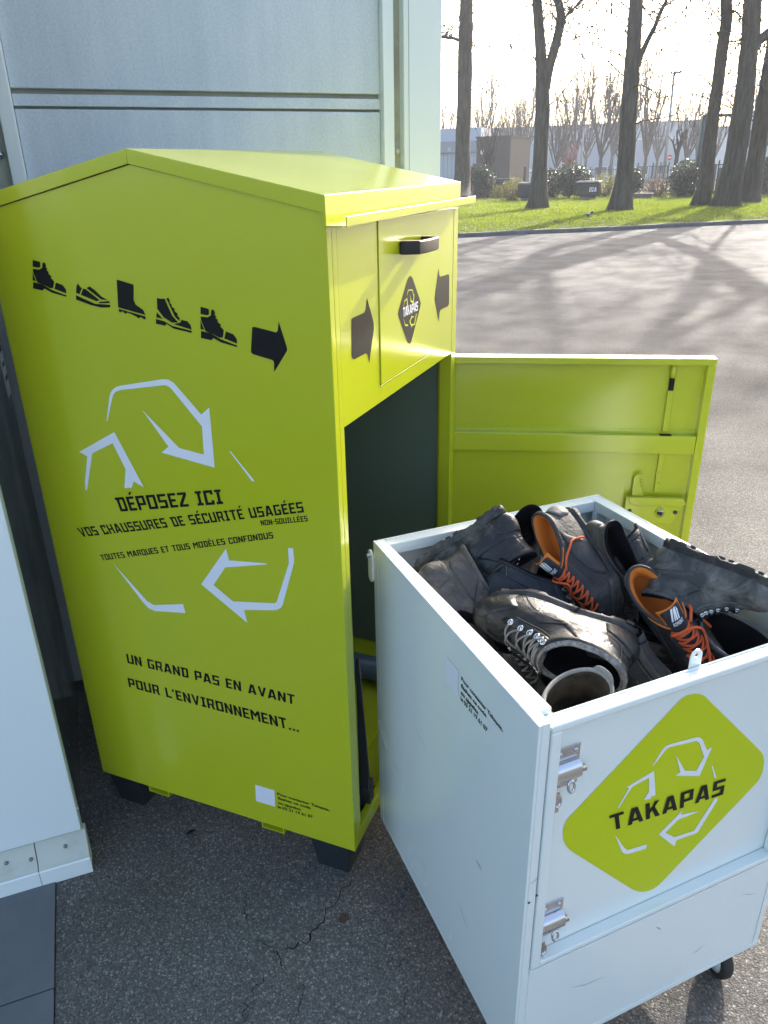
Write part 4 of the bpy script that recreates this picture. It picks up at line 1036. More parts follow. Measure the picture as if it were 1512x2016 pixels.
NT, NA = 26, 52
def mesh_upper(sh, root, m, lining, pad=0.0, t_in=.30, rimmat=None):
    mb = MB(); vv = []
    T = [i / (NT - 1) for i in range(NT)]
    for t in T:
        bul = pad * math.exp(-((t - .93) / .07) ** 2)
        for k in range(NA): vv.append(sh.warp(sh.S(t, 2 * math.pi * k / NA, bul)))
    ff = [(i * NA + k, i * NA + (k + 1) % NA, (i + 1) * NA + (k + 1) % NA, (i + 1) * NA + k) for i in range(NT - 1) for k in range(NA)]
    mb.add(vv, ff, True)
    up = mb.build('upper', m, root)
    # lining: rim roll, then down inside to the insole
    mb = MB(); vv = []; rows = 0
    th = .0042 + pad * .6
    prof = [(1.0, 0.0006 + pad * .35), (1.0, -th * .15), (1.0, -th * .6), (.985, -th), (.93, -th * 1.25), (.8, -th * 1.3), (.65, -th * 1.3), (.5, -th * 1.5), (t_in, -th * 1.8)]
    for j, (t, off) in enumerate(prof):
        lift = [.0, .0032 + pad * .4, .0028 + pad * .3, 0, 0, 0, 0, 0, 0][j]
        for k in range(NA):
            q = sh.S(t, 2 * math.pi * k / NA, off); q.z += lift
            vv.append(sh.warp(q))
        rows += 1
    ff = [(i * NA + k, i * NA + (k + 1) % NA, (i + 1) * NA + (k + 1) % NA, (i + 1) * NA + k) for i in range(rows - 1) for k in range(NA)]
    ff.append(tuple((rows - 1) * NA + k for k in range(NA)))
    mb.add(vv, ff, True)
    li = mb.build('lining', lining, root)
    if rimmat is not None:
        li.data.materials.append(rimmat)
        for p in li.data.polygons:
            if p.index < NA * 3: p.material_index = 1
    return up

def patch(sh, root, name, m, t0, t1, a0, a1, off, nt=10, na=14, round_=0.35, extend=0.0):
    """a panel of leather or rubber lying on the upper, with its own edge"""
    mb = MB(); vv = []
    for ring, o_ in ((0, off), (1, -.0015)):
        for i in range(nt + 1):
            for k in range(na + 1):
                u, v = i / nt, k / na
                # rounded corners: draw the ends in
                sq = 1 - round_ * (abs(2 * v - 1) ** 4) * 1.0
                tt = t0 + (t1 - t0) * ((u - .5) * sq + .5)
                aa = a0 + (a1 - a0) * v
                edge = .6 if ring == 0 and (i in (0, nt) or k in (0, na)) else 1
                q = sh.S(min(tt, 1), aa, o_ * edge)
                if extend and u > .6:
                    e = (u - .6) / .4
                    d = (sh.raw(1, aa) - sh.raw(.9, aa)).normalized()
                    q += d * extend * e
                vv.append(sh.warp(q))
    w = na + 1; N = (nt + 1) * w
    ff = [(i * w + k, i * w + k + 1, (i + 1) * w + k + 1, (i + 1) * w + k) for i in range(nt) for k in range(na)]
    ff += [tuple(q + N for q in reversed(f)) for f in list(ff)]
    edge = [(0, k) for k in range(na)] + [(i, na) for i in range(nt)] + [(nt, k) for k in range(na, 0, -1)] + [(i, 0) for i in range(nt, 0, -1)]
    ids = [i * w + k for i, k in edge]
    ff += [(ids[i], ids[(i + 1) % len(ids)], ids[(i + 1) % len(ids)] + N, ids[i] + N) for i in range(len(ids))]
    mb.add(vv, ff, True)
    return fixn(mb.build(name, m, root))

def seam(sh, root, pts, m, r=.0009, off=.0012):
    """a row of stitching"""
    fine = []
    for (t0, a0), (t1, a1) in zip(pts[:-1], pts[1:]):
        for k in range(8): fine.append((t0 + (t1 - t0) * k / 8, a0 + (a1 - a0) * k / 8))
    fine.append(pts[-1])
    mb = MB(); mb.tube([sh.warp(sh.S(t, a, off)) for t, a in fine], r, 5)
    return mb.build('seam', m, root)

def mesh_sole(sh, root, m, thick=.026, lug=.007, period=5, out=.0035):
    mb = MB(); vv = []
    n = NA * 2
    ring_def = [(-.004, 0, 1), (out - .001, .001, 1), (out, thick * .35, 0), (out + .0006, thick * .62, 0), (out - .0012, thick * .66, 0), (out - .0004, thick * .97, 0), (-.003, thick + .001, 0)]
    outline = []
    for k in range(n):
        a = 2 * math.pi * k / n
        p = sh.raw(0, a); c = Vector((.14, 0, p.z)); q = p - sh.raw(0, 0).lerp(sh.raw(0, math.pi), .5)
        nn = sh.normal(0.0, a); nn.z = 0
        nn = nn.normalized() if nn.length > 1e-6 else Vector((1, 0, 0))
        outline.append((p, nn))
    for off, z, al in ring_def:
        for k, (p, nn) in enumerate(outline):
            q = p + nn * off
            zz = z
            if al:
                arch = math.exp(-((p.x - .105) / .022) ** 2) * .007
                zz = z + arch + (lug if (k // period) % 2 else 0)
            vv.append(sh.warp((q.x, q.y, zz)))
    R_ = len(ring_def)
    ff = [(i * n + k, i * n + (k + 1) % n, (i + 1) * n + (k + 1) % n, (i + 1) * n + k) for i in range(R_ - 1) for k in range(n)]
    c = len(vv); vv.append(sh.warp((.14, 0, lug)))
    ff += [(k, c, (k + 1) % n) for k in range(n)]
    mb.add(vv, ff, True)
    # tread blocks underneath
    for i in range(11):
        x = .022 + i * .0235
        if .085 < x < .125: continue
        for j in (-1, 0, 1):
            w = .010
            y = j * .024 * (1.0 if x > .13 else .8)
            e = Matrix.Translation((x, y, 0)) @ Matrix.Rotation(R(18 * j), 4, 'Z')
            b = [e @ Vector(q) for q in ((-.008, -w, .012), (.008, -w, .012), (.008, w, .012), (-.008, w, .012), (-.006, -w + .002, -.001), (.006, -w + .002, -.001), (.006, w - .002, -.001), (-.006, w - .002, -.001))]
            mb.add([sh.warp(q) for q in b], [(0, 1, 5, 4), (1, 2, 6, 5), (2, 3, 7, 6), (3, 0, 4, 7), (4, 5, 6, 7)])
    return mb.build('sole', m, root)

def laces(sh, root, m, t0, t1, rows, da, r, hooks=None, flat=1.0, loops=True, lift=.004, seed=1):
    rnd = random.Random(seed)
    mb = MB(); ey = []
    for i in range(rows):
        t = t0 + (t1 - t0) * i / (rows - 1)
        ey.append(t)
    def over(ta, aa, tb, ab):
        pts = []
        for k in range(9):
            f = k / 8
            pts.append(sh.warp(sh.S(ta + (tb - ta) * f, aa + (ab - aa) * f, lift * (.5 + math.sin(math.pi * f)) + rnd.uniform(-.0004, .0004))))
        return pts
    P = math.pi
    for i in range(rows):
        mb.tube(over(ey[i], P - da, ey[min(rows - 1, i + 1)], P + da), r, 6)
        if i < rows - 1: mb.tube(over(ey[i], P + da, ey[i + 1], P - da), r, 6)
    mb.build('laces', m, root)
    if hooks is not None:
        for i in range(rows):
            for s in (-1, 1):
                c = sh.S(ey[i], P + s * da * 1.08, .0035); nn = sh.normal(ey[i], P + s * da * 1.08)
                h = MB(); h.tube([sh.warp(c), sh.warp(c + nn * .004)], [.0042, .0034], 10)
                x = (sh.raw(min(1, ey[i] + .02), P) - sh.raw(ey[i], P)).normalized()
                ring = [sh.warp(c + nn * .004 + (x * math.cos(q) + nn.cross(x) * math.sin(q)) * .0048) for q in [2 * P * k / 12 for k in range(12)]]
                h.tube(ring, .0013, 6, False, True, True)
                h.build('eyelet', hooks, root)
    if loops: return sh.S(ey[-1], P, lift)

def loop_curve(sh, root, m, pts, r, name='lace_end'):
    """a free lace end through points (in the shoe's own space), rounded off"""
    P = [Vector(p) for p in pts]; fine = []
    n = len(P)
    for i in range(n - 1):
        a, b, c, d = P[max(0, i - 1)], P[i], P[i + 1], P[min(n - 1, i + 2)]
        for k in range(8):
            f = k / 8
            fine.append(.5 * ((2 * b) + (c - a) * f + (2 * a - 5 * b + 4 * c - d) * f * f + (-a + 3 * b - 3 * c + d) * f ** 3))
    fine.append(P[-1])
    mb = MB(); mb.tube([sh.warp(p) for p in fine], r, 6)
    return mb.build(name, m, root)

PI = math.pi
def build_boot(name, sh, label, um='black', lining='lining', sole='sole', cap=True, lace='lace_black', rim=None, tag_orange=False, hooks='zinc', panel=None, rows=6, group='worn shoes heaped in the cart', pad=.002):
    root = empty(name, (0, 0, 0)); tag(root, label, 'shoe' if 'sneaker' in name else 'boot', group)
    U = SM[um]; P2 = SM[panel or um]
    mesh_upper(sh, root, U, SM[lining], pad, rimmat=SM[rim] if rim else None)
    mesh_sole(sh, root, SM[sole])
    if cap:
        patch(sh, root, 'toe_cap', P2, .015, .36, PI - 1.05, PI + 1.05, .0019, 10, 20, .25)
    patch(sh, root, 'heel_counter', P2, .02, .50, -.95, .95, .0019, 10, 18, .5)
    patch(sh, root, 'ankle_panel', P2, .52, .90, .55, 1.75, .0017, 8, 12, .3)
    patch(sh, root, 'ankle_panel', P2, .52, .90, -1.75, -.55, .0017, 8, 12, .3)
    patch(sh, root, 'collar', P2, .90, .99, -2.3, 2.3, .0032, 4, 40, .05)
    patch(sh, root, 'tongue', U, .50, 1.0, PI - .42, PI + .42, .0006, 10, 8, .2, extend=.018)
    for s in (-1, 1):
        a0, a1 = sorted((PI + s * .38, PI + s * .74))
        patch(sh, root, 'eyestay', P2, .44, .97, a0, a1, .0026, 12, 5, .15)
        seam(sh, root, [(.05, PI + s * 1.15), (.22, PI + s * 1.25), (.42, PI + s * 1.3), (.55, PI + s * 1.5), (.62, s * .9)], U)
        seam(sh, root, [(.06, PI + s * 1.10), (.22, PI + s * 1.19), (.40, PI + s * 1.24)], SM['lace_grey'], .0005)
        seam(sh, root, [(.54, s * .62), (.72, s * .58), (.88, s * .62)], SM['lace_grey'], .0005, .0025)
        seam(sh, root, [(.46, PI + s * .80), (.7, PI + s * .82), (.95, PI + s * .80)], SM['lace_grey'], .0005)
    if lace:
        laces(sh, root, SM[lace], .52, .93, rows, .50, .0021, M[hooks] if hooks else None, seed=sh.seed)
    if tag_orange:
        patch(sh, root, 'collar_tag', SM['orange'], .93, .985, 1.2, 1.75, .0048, 3, 6, .1)
    return root

def build_sneaker(name, sh, label, seed):
    root = empty(name, (0, 0, 0)); tag(root, label, 'shoe', 'worn shoes heaped in the cart')
    mesh_upper(sh, root, SM['knit'], SM['orange'], .0035, rimmat=SM['charcoal'])
    mesh_sole(sh, root, SM['sole'], .024, .005, 4)
    patch(sh, root, 'toe_cap', SM['sole'], .0, .17, PI - 1.15, PI + 1.15, .0018, 6, 20, .3)
    patch(sh, root, 'heel_counter', SM['sole_grey'], .04, .55, -.7, .7, .0022, 10, 14, .55)
    patch(sh, root, 'heel_padding', SM['charcoal'], .70, .98, -1.5, 1.5, .0042, 8, 24, .2)
    for s in (-1, 1):
        a0, a1 = sorted((PI + s * .40, PI + s * .86))
        patch(sh, root, 'eyestay', SM['charcoal'], .40, .95, a0, a1, .0024, 12, 6, .15)
        a0, a1 = sorted((PI + s * 1.25, PI + s * 1.9))
        patch(sh, root, 'side_overlay', SM['charcoal'], .06, .75, a0, a1, .0016, 10, 8, .2)
        patch(sh, root, 'collar_binding', SM['orange'], .955, .995, *sorted((PI + s * .42, PI + s * 1.2)), .0046, 3, 8, .05)
    # tongue: orange edge under a dark pad, standing up out of the opening
    patch(sh, root, 'tongue_edge', SM['orange'], .50, 1.0, PI - .60, PI + .60, -.0002, 10, 10, .3, extend=.047)
    tg = patch(sh, root, 'tongue', SM['navy'], .50, 1.0, PI - .47, PI + .47, .0022, 10, 10, .3, extend=.044)
    # woven mark on the tongue
    def tplace(u, v):
        aa = PI - u
        q = sh.S(1.0, aa, .0034)
        d = (sh.raw(1, aa) - sh.raw(.9, aa)).normalized()
        return sh.warp(q + d * (v * .044))
    chev = [[(-.02, .35), (.05, .35), (.16, 1.0), (.09, 1.0)], [(.08, .35), (.15, .35), (.22, .80), (.19, .98)], [(-.22, .35), (-.15, .35), (.04, 1.0), (-.03, 1.0)], [(-.10, .35), (-.05, .35), (.08, .86), (.06, 1.0)]]
    MB().polys(chev, tplace).build('tongue_mark', 'print_white', tg)
    block_text('AIMONT', [(-.24, .08), (.26, .08), (.26, .27), (-.24, .27)], tplace, 'lettering', 'print_white', tg, gap=.9)
    laces(sh, root, SM['lace_orange'], .40, .88, 8, .52, .0023, None, lift=.0045, seed=seed)
    return root

def place(root, px, py, z, f, u, anchor=(.14, 0, .06)):
    fw = (CR * f[0] + CU * f[1] + CD * f[2]).normalized()
    uw = CR * u[0] + CU * u[1] + CD * u[2]
    uw = (uw - fw * uw.dot(fw)).normalized()
    sw = uw.cross(fw)
    m = Matrix(((fw.x, sw.x, uw.x, 0), (fw.y, sw.y, uw.y, 0), (fw.z, sw.z, uw.z, 0), (0, 0, 0, 1)))
    p = on_z(px, py, z)
    root.matrix_world = Matrix.Translation(p - m.to_3x3() @ Vector(anchor)) @ m

# orange laced pair
s3_ = Shoe(LOW, 3, .92, .06, .05, .7)
sn = build_sneaker('safety_sneaker', s3_, 'black mesh sneaker with orange laces lying toe down in the middle of the heap', 3)
place(sn, 1134, 1120, .94, (.36, -.87, -.32), (-.84, -.14, -.50))
loop_curve(s3_, sn, SM['lace_orange'], [s3_.S(.86, PI - .5, .006), s3_.S(.95, PI - .8, .012), s3_.S(.8, PI - 1.3, .010), s3_.S(.55, PI - 1.75, .006), s3_.S(.2, PI - 1.9, .005)], .0026)
loop_curve(s3_, sn, SM['lace_orange'], [s3_.S(.86, PI + .5, .006), s3_.S(.92, PI + .2, .016), s3_.S(.75, PI - .1, .014), s3_.S(.6, PI + .4, .010), s3_.S(.45, PI + .9, .008)], .0026)
s6_ = Shoe(LOW, 6, .95, .02, -.05, .7)
sn = build_sneaker('safety_sneaker', s6_, 'black sneaker with orange lining standing beside the small metal tab on the front rim', 6)
place(sn, 1336, 1238, .90, (.50, -.74, -.40), (-.28, .34, -.90))
loop_curve(s6_, sn, SM['lace_orange'], [s6_.S(.86, PI + .5, .006), s6_.S(.97, PI + .3, .02), s6_.S(.95, PI - .2, .03), s6_.S(.7, PI - .45, .016), s6_.S(.5, PI + .1, .012), s6_.S(.62, PI + .5, .010)], .0026)
loop_curve(s6_, sn, SM['lace_orange'], [s6_.S(.86, PI - .5, .006), s6_.S(.92, PI - .8, .014), s6_.S(.8, PI - 1.1, .012), s6_.S(.55, PI - 1.25, .008), s6_.S(.3, PI - 1.3, .006)], .0030)

# big boot at the front with its fleece collar open towards the viewer
s9_ = Shoe(MID, 9, 1.06, .0, .0, 1.0, 1.3)
b9 = build_boot('work_boot', s9_, 'large scuffed black boot with grey fleece collar facing out of the cart', 'black', 'lining', 'sole', True, 'lace_grey', 'fleece', True, pad=.006)
place(b9, 1098, 1246, .905, (-.87, .19, .36), (-.40, -.38, -.83), (.145, 0, .06))
loop_curve(s9_, b9, SM['lace_black'], [s9_.S(.9, PI - .5, .006), s9_.S(.85, PI - .8, .02), s9_.S(.65, PI - 1.0, .02), s9_.S(.55, PI - .6, .012), s9_.S(.7, PI - .2, .010)], .0022)
# black boot on its side with the sole turned up, back left corner
s1_ = Shoe(MID, 1, .86, .12, .0, .9)
b1 = build_boot('work_boot', s1_, 'black leather boot lying on its side, sole up, nearest the left back corner', 'black', 'lining', 'sole', True, None)
place(b1, 918, 1114, .935, (-.80, -.55, .12), (.52, -.76, -.38), (.14, 0, .07))
for i in range(6):
    t = .52 + .08 * i
    for s in (1,):
        c = s1_.S(t, PI + s * .56, .0028); nn = s1_.normal(t, PI + s * .56); mb = MB()
        x = (s1_.raw(min(1, t + .02), PI) - s1_.raw(t, PI)).normalized()
        mb.tube([s1_.warp(c + (x * math.cos(q) + nn.cross(x) * math.sin(q)) * .0045) for q in [2 * PI * k / 12 for k in range(12)]], .0014, 6, False, True, True)
        mb.build('eyelet', 'grey_steel', b1)
s7_ = Shoe(MID, 7, .92, .1, .1, 1.2, 1.6)
b7 = build_boot('work_boot', s7_, 'dusty brownish grey boot squeezed against the left wall of the cart', 'brown', 'lining', 'sole_grey', True, 'lace_black')
place(b7, 922, 1222, .865, (.50, -.80, -.15), (.86, .44, .22), (.14, 0, .06))
s2_ = Shoe(MID, 2, .92, .05, .0, 1.1)
b2 = build_boot('work_boot', s2_, 'dull dark grey boot at the back rim behind the orange laced shoe', 'dusty', 'lining', 'sole', True, 'lace_black')
place(b2, 1012, 1098, .935, (-.42, -.62, -.45), (.05, .82, -.50), (.12, 0, .10))
s4_ = Shoe(MID, 4, 1.0, .08, .0, .8)
b4 = build_boot('work_boot', s4_, 'smooth black boot with a heel tab in the far right corner of the cart', 'black', 'lining', 'sole', True, None)
place(b4, 1238, 1086, .935, (-.80, -.45, .10), (-.15, .85, .12), (.04, 0, .12))
patch(s4_, b4, 'heel_tab', SM['sole_grey'], .62, 1.0, -.30, .30, .005, 8, 8, .5, extend=.012)
loop_curve(s4_, b4, SM['lace_black'], [s4_.S(1, PI + .4, 0), s4_.S(1, PI + .4, 0) + Vector((.012, .004, .02)), s4_.S(1, PI, 0) + Vector((.024, 0, .024)), s4_.S(1, PI - .4, 0) + Vector((.012, -.004, .02)), s4_.S(1, PI - .4, 0)], .0034, 'pull_loop')
s5_ = Shoe(MID, 5, .78, .06, .0, 1.0)
b5 = build_boot('work_boot', s5_, 'dusty black boot upside down on the right rim with its tread showing', 'dusty', 'lining', 'sole', True, 'lace_black')
place(b5, 1440, 1172, .975, (.86, -.36, -.36), (-.50, -.84, .06), (.15, 0, .06))
s8_ = Shoe(LOW, 8, .92, .06, .0, .8)
b8 = build_boot('work_shoe', s8_, 'smooth dark navy low shoe tucked between the big boot and the orange laced one', 'navy', 'lining', 'sole', False, 'lace_grey', hooks=None, rows=5)
place(b8, 1078, 1196, .87, (.86, -.48, .05), (.40, .88, .12), (.14, 0, .06))
s10_ = Shoe(WELL, 10, .82, .0, .0, .5, .3)
b10 = build_boot('rubber_boot', s10_, 'pale grey boot with a white rimmed opening in the near corner of the cart', 'grey', 'tan_dark', 'sole_grey', False, None, rim='grey', pad=.004)
place(b10, 1136, 1376, .905, (.80, .38, .45), (.02, .76, -.65), (.062, 0, .212))
s11_ = Shoe(WELL, 11, .9, .0, .0, .6, .3)
b11 = build_boot('rubber_boot', s11_, 'black boot with a thin grey rim opening upward at the right end of the cart', 'black', 'lining', 'sole', False, None, rim='sole_grey')
place(b11, 1450, 1258, .905, (-.75, .5, .5), (.05, .74, -.67), (.068, 0, .235))
s12_ = Shoe(LOW, 12, .92, .04, .0, .8)
b12 = build_boot('work_shoe', s12_, 'black low shoe with a brown dusty toe against the front door below the tab', 'charcoal', 'lining', 'sole', True, None, panel='brown', rows=5)
place(b12, 1272, 1328, .845, (.75, -.45, -.30), (.30, .75, -.50), (.17, 0, .06))
s13_ = Shoe(MID, 13, .9, .04, .0, .8)
b13 = build_boot('work_boot', s13_, 'dark boot almost hidden under the large fleece collared boot', 'navy', 'lining', 'sole', True, 'lace_black', hooks=None)
place(b13, 985, 1295, .78, (.62, -.30, -.35), (.30, .80, .20), (.14, 0, .08))
# two more worn shoes wedged into the gaps
s14_ = Shoe(LOW, 14, .9, .05, .0, 1.0, 1.4)
b14 = build_boot('work_shoe', s14_, 'dusty brown low shoe wedged between the orange laced shoe and the far right boot', 'brown', 'lining', 'sole', True, 'lace_black', hooks=None, rows=5)
place(b14, 1218, 1158, .885, (.30, -.85, .10), (.25, .55, -.75), (.15, 0, .06))
s15_ = Shoe(LOW, 15, .9, .05, .0, 1.0, 1.4)
b15 = build_boot('work_shoe', s15_, 'dusty dark shoe showing its laces below the fleece collared boot by the left wall', 'dusty', 'lining', 'sole', True, 'lace_grey', hooks=None, rows=6)
place(b15, 1000, 1318, .80, (.78, -.58, -.05), (.25, .75, -.55), (.15, 0, .06))
# more of the heap below: filler shoes added to make the gaps dark
for i, (px, py, z, f, u, src) in enumerate([(1020, 1240, .74, (.7, -.4, .3), (.1, .7, -.7), b13), (1180, 1250, .74, (-.6, .6, .4), (.2, .6, -.7), b12), (1150, 1200, .75, (.5, .6, .5), (-.2, .6, -.7), b2),
                                     (1230, 1250, .75, (-.8, .3, .4), (.2, .6, -.7), b4), (1150, 1150, .76, (.6, .5, .5), (-.1, .7, -.7), b13), (1180, 1340, .72, (.9, -.1, .2), (.1, .6, -.8), b8), (1100, 1160, .76, (.8, .3, .4), (-.1, .8, -.6), b13), (1200, 1285, .73, (.6, .3, .4), (.0, .6, -.8), b12)]):
    c = copy_tree(src)
    place(c, px, py, z, f, u)
    c['label'] = 'dark filler shoe added deep in the cart heap to make its gaps dark'
    c['group'] = 'dark filler shoes deep in the cart'
# ------------------------------------------------------------------ trees behind the verge
def limb(mb, rnd, p, d, length, r0, r1, segs, sides, wander=.12, gravity=0.0):
    """a wandering tapered branch; returns its points and radii"""
    pts = [Vector(p)]; d = Vector(d).normalized()
    for i in range(segs):
        d = (d + Vector((rnd.uniform(-1, 1), rnd.uniform(-1, 1), rnd.uniform(-1, 1))) * wander + Vector((0, 0, gravity))).normalized()
        pts.append(pts[-1] + d * (length / segs))
    rr = [r0 + (r1 - r0) * i / segs for i in range(segs + 1)]
    mb.tube(pts, rr, sides, False)
    return pts, rr

def side_twigs(mb, cat, rnd, pts, length, r, n, depth, droop):
    for _ in range(n):
        i = rnd.randrange(max(1, len(pts) // 4), len(pts))
        p = pts[i]; t = (pts[i] - pts[i - 1]).normalized()
        side = Vector((rnd.uniform(-1, 1), rnd.uniform(-1, 1), rnd.uniform(-.4, .5)))
        side = (side - t * side.dot(t)).normalized()
        d = (t * rnd.uniform(.2, .9) + side).normalized()
        L = length * rnd.uniform(.5, 1.1)
        q, _r2 = limb(mb, rnd, p, d, L, r, r * .35, 4, 3, .22, droop)
        if depth > 0: side_twigs(mb, cat, rnd, q, L * .55, r * .55, 3 if depth > 1 else 3, depth - 1, droop)
        elif cat is not None:
            for k in (2, 3, 4):
                if rnd.random() < .55:
                    c = q[k] + Vector((rnd.uniform(-.05, .05), rnd.uniform(-.05, .05), -.06)); s = rnd.uniform(.04, .085); a = rnd.uniform(0, 6.3)
                    u = Vector((math.cos(a) * s * .5, math.sin(a) * s * .5, 0)); w = Vector((0, 0, s * rnd.uniform(.8, 1.8)))
                    cat.add([c - u, c + u * .4 - w, c + u, c + w], [(0, 1, 2, 3)])

def bark_tube(mb, pts, rad, sides, seed, flare=0.0):
    """a trunk with ridges and lumps"""
    n = len(pts); fine = []; fr = []
    for i in range(n - 1):
        for k in range(6):
            f = k / 6; a, b, c, d = pts[max(0, i - 1)], pts[i], pts[i + 1], pts[min(n - 1, i + 2)]
            fine.append(.5 * ((2 * b) + (c - a) * f + (2 * a - 5 * b + 4 * c - d) * f * f + (-a + 3 * b - 3 * c + d) * f ** 3))
            fr.append(rad[i] + (rad[i + 1] - rad[i]) * f)
    fine.append(pts[-1]); fr.append(rad[-1])
    o = len(mb.v)
    mb.tube(fine, fr, sides, True)
    for i in range(len(fine)):
        c = fine[i]
        for k in range(sides):
            p = Vector(mb.v[o + i * sides + k]); q = p - c
            h = p.z - fine[0].z
            w = 1 + .09 * noise.noise((p.x * 1.1 + seed, p.y * 1.1, p.z * .7)) + .07 * noise.noise((p.x * 6 + seed, p.y * 6, p.z * .9)) + .03 * noise.noise((p.x * 14, p.y * 14 + seed, p.z * 3))
            if flare: w += flare * math.exp(-h / .55) * (1 + .5 * math.sin(5 * 2 * PI * k / sides + seed))
            mb.v[o + i * sides + k] = tuple(c + q * w)
    return fine, fr

def big_tree(label, base, dist, trunk, forks, seed, twigs=12, crown=True, height=19):
    """trunk = [(px, py, radius in m)], forks = [[(px, py, r) ...] ...] seen at the tree's distance"""
    rnd = random.Random(seed)
    root_p = on_z(base[0], base[1], .14); root_p.z = .05
    root = empty('tall_bare_tree', root_p, 0, label, 'tree', 'tall bare trees along the verge')
    def P(px, py, dd=0):
        if py > 430:      # a limb above the picture, found from the shadow it throws on the asphalt
            g = on_z(px, py); return g + sun_dir * ((root_p.y + dd - g.y) / sun_dir.y) - root_p
        return at(px, py, dist + dd) - root_p
    slim = {4: .86, 5: .88, 6: .88}.get(seed, .96)
    trunk = [(x, y, r * slim) for x, y, r in trunk]; forks = [[(x, y, r * slim) for x, y, r in f] for f in forks]
    mb = MB()
    pts = [Vector((0, 0, 0))] + [P(x, y) for x, y, r in trunk]
    rad = [trunk[0][2] * 1.15] + [r for x, y, r in trunk]
    fine, fr = bark_tube(mb, pts, rad, 26, seed, .34)
    all_limbs = [(fine, fr)]
    for i, f in enumerate(forks):
        fp = [P(x, y, (i % 2) * .8 * (k / len(f))) for k, (x, y, r) in enumerate(f)]
        all_limbs.append(bark_tube(mb, fp, [r for x, y, r in f], 12, seed + i + 3))
    mb.build('trunk', 'bark', root)
    br = MB(); cat = MB()
    # limbs of the crown above the frame, which throw the shadows on the asphalt
    if crown:
        for fine_, fr_ in all_limbs:
            top = fine_[-1]; n = len(fine_)
            r = fr_[-1]
            d = (fine_[-1] - fine_[-3]).normalized()
            q, _ = limb(br, rnd, top, d, max(2, height - top.z), r, .03, 9, 8, .10, .04)
            for j in range(4):
                i = 2 + j
                dd = Vector((rnd.uniform(-1, 1), rnd.uniform(-1, 1), rnd.uniform(.5, 1.2)))
                q2, _ = limb(br, rnd, q[i], dd, rnd.uniform(2.5, 4.5), r * .4, .015, 6, 5, .16, .03)
                side_twigs(br, cat, rnd, q2, 1.2, .012, 5, 1, -.05)
    for fine_, fr_ in all_limbs:
        for j in range(twigs):
            i = rnd.randrange(len(fine_) // 3, len(fine_) - 1)
            if fine_[i].z < 3.0: continue
            a = rnd.uniform(0, 2 * PI)
            dd = Vector((math.cos(a), math.sin(a), rnd.uniform(.1, .9)))
            q, _ = limb(br, rnd, fine_[i] + dd * fr_[i] * .7, dd, rnd.uniform(1.5, 3.8), .030, .012, 6, 5, .22, -.02)
            side_twigs(br, cat, rnd, q, 1.2, .013, 6, 1, -.16)
    br.build('branches', 'twig', root)
    if cat.v: tag(cat.build('catkins', 'catkin', root), kind='stuff')
    return root

TREES = [
 ('leftmost tall bare trunk, straight, rising from behind the lime bin roof', (908, 402), 47.7, [(909, 370, .50), (911, 300, .44), (914, 200, .42), (916, 100, .40), (918, 0, .36), (920, -120, .33), (922, -240, .27)],
  [[(912, 84, .09), (895, 76, .08), (868, 72, .07), (850, 64, .05)]], 1),
 ('tall bare trunk forked in two like a Y, second from the left', (1056, 412), 38.3, [(1059, 385, .42), (1063, 330, .36), (1067, 250, .33), (1068, 170, .32), (1066, 130, .25), (1062, 60, .23), (1057, 0, .22), (1052, -120, .19), (1050, -240, .15)],
  [[(1072, 175, .26), (1082, 130, .22), (1096, 80, .21), (1104, 40, .21), (1101, 10, .19), (1092, -20, .18), (1086, -120, .16), (1090, -220, .12)], [(1107, 42, .06), (1118, 28, .05), (1126, 20, .04)]], 2),
 ('tall trunk leaning right with one thin branch rising to its right', (1218, 415), 36.1, [(1223, 390, .42), (1230, 340, .36), (1236, 250, .34), (1242, 160, .33), (1248, 70, .29), (1253, 0, .28), (1258, -120, .24), (1262, -230, .19)],
  [[(1256, 130, .12), (1262, 108, .11), (1276, 78, .10), (1290, 50, .09), (1302, 20, .08), (1312, 0, .07), (1322, -40, .05)]], 3),
 ('slender tall trunk leaning right, left of the thickest trunk', (1378, 406), 40.2, [(1384, 380, .40), (1392, 330, .35), (1400, 260, .34), (1411, 180, .31), (1420, 110, .29), (1430, 40, .27), (1438, -30, .26), (1010, 556, .22), (965, 572, .20), (905, 594, .17), (850, 620, .12)],
  [[(1438, -40, .18), (1072, 556, .17), (1076, 585, .16), (1088, 625, .14), (1096, 660, .13), (1098, 710, .1)]], 4),
 ('thickest trunk with a heavy limb bending out to its right', (1426, 408), 39.1, [(1434, 380, .56), (1444, 330, .50), (1455, 260, .47), (1466, 180, .45), (1474, 110, .42), (1481, 60, .36), (1485, 0, .33), (1488, -100, .29), (1493, -220, .22)],
  [[(1394, 505, .24), (1402, 525, .23), (1388, 560, .21), (1345, 608, .19), (1295, 648, .17), (1262, 692, .15), (1250, 740, .1)], [(1402, 525, .18), (1448, 560, .16), (1490, 577, .14), (1545, 575, .12), (1610, 560, .08)], [(1590, 540, .14), (1540, 560, .15), (1440, 608, .14), (1350, 650, .12), (1300, 680, .1)], [(1466, 155, .17), (1463, 120, .14), (1464, 80, .13), (1467, 30, .13), (1470, -20, .12), (1474, -140, .09)], [(1474, 120, .25), (1490, 85, .22), (1510, 68, .23), (1532, 50, .23), (1394, 507, .22)]], 5),
 ('rightmost trunk with a low limb, cut by the right edge of the picture', (1474, 400), 43.5, [(1480, 370, .48), (1489, 310, .44), (1500, 240, .42), (1510, 170, .40), (1522, 90, .36), (1532, 0, .32), (1540, -120, .27)],
  [[(1490, 235, .2), (1506, 214, .18), (1530, 200, .16), (1556, 170, .13), (1580, 110, .1)]], 6),
]
for t in TREES: big_tree(*t)

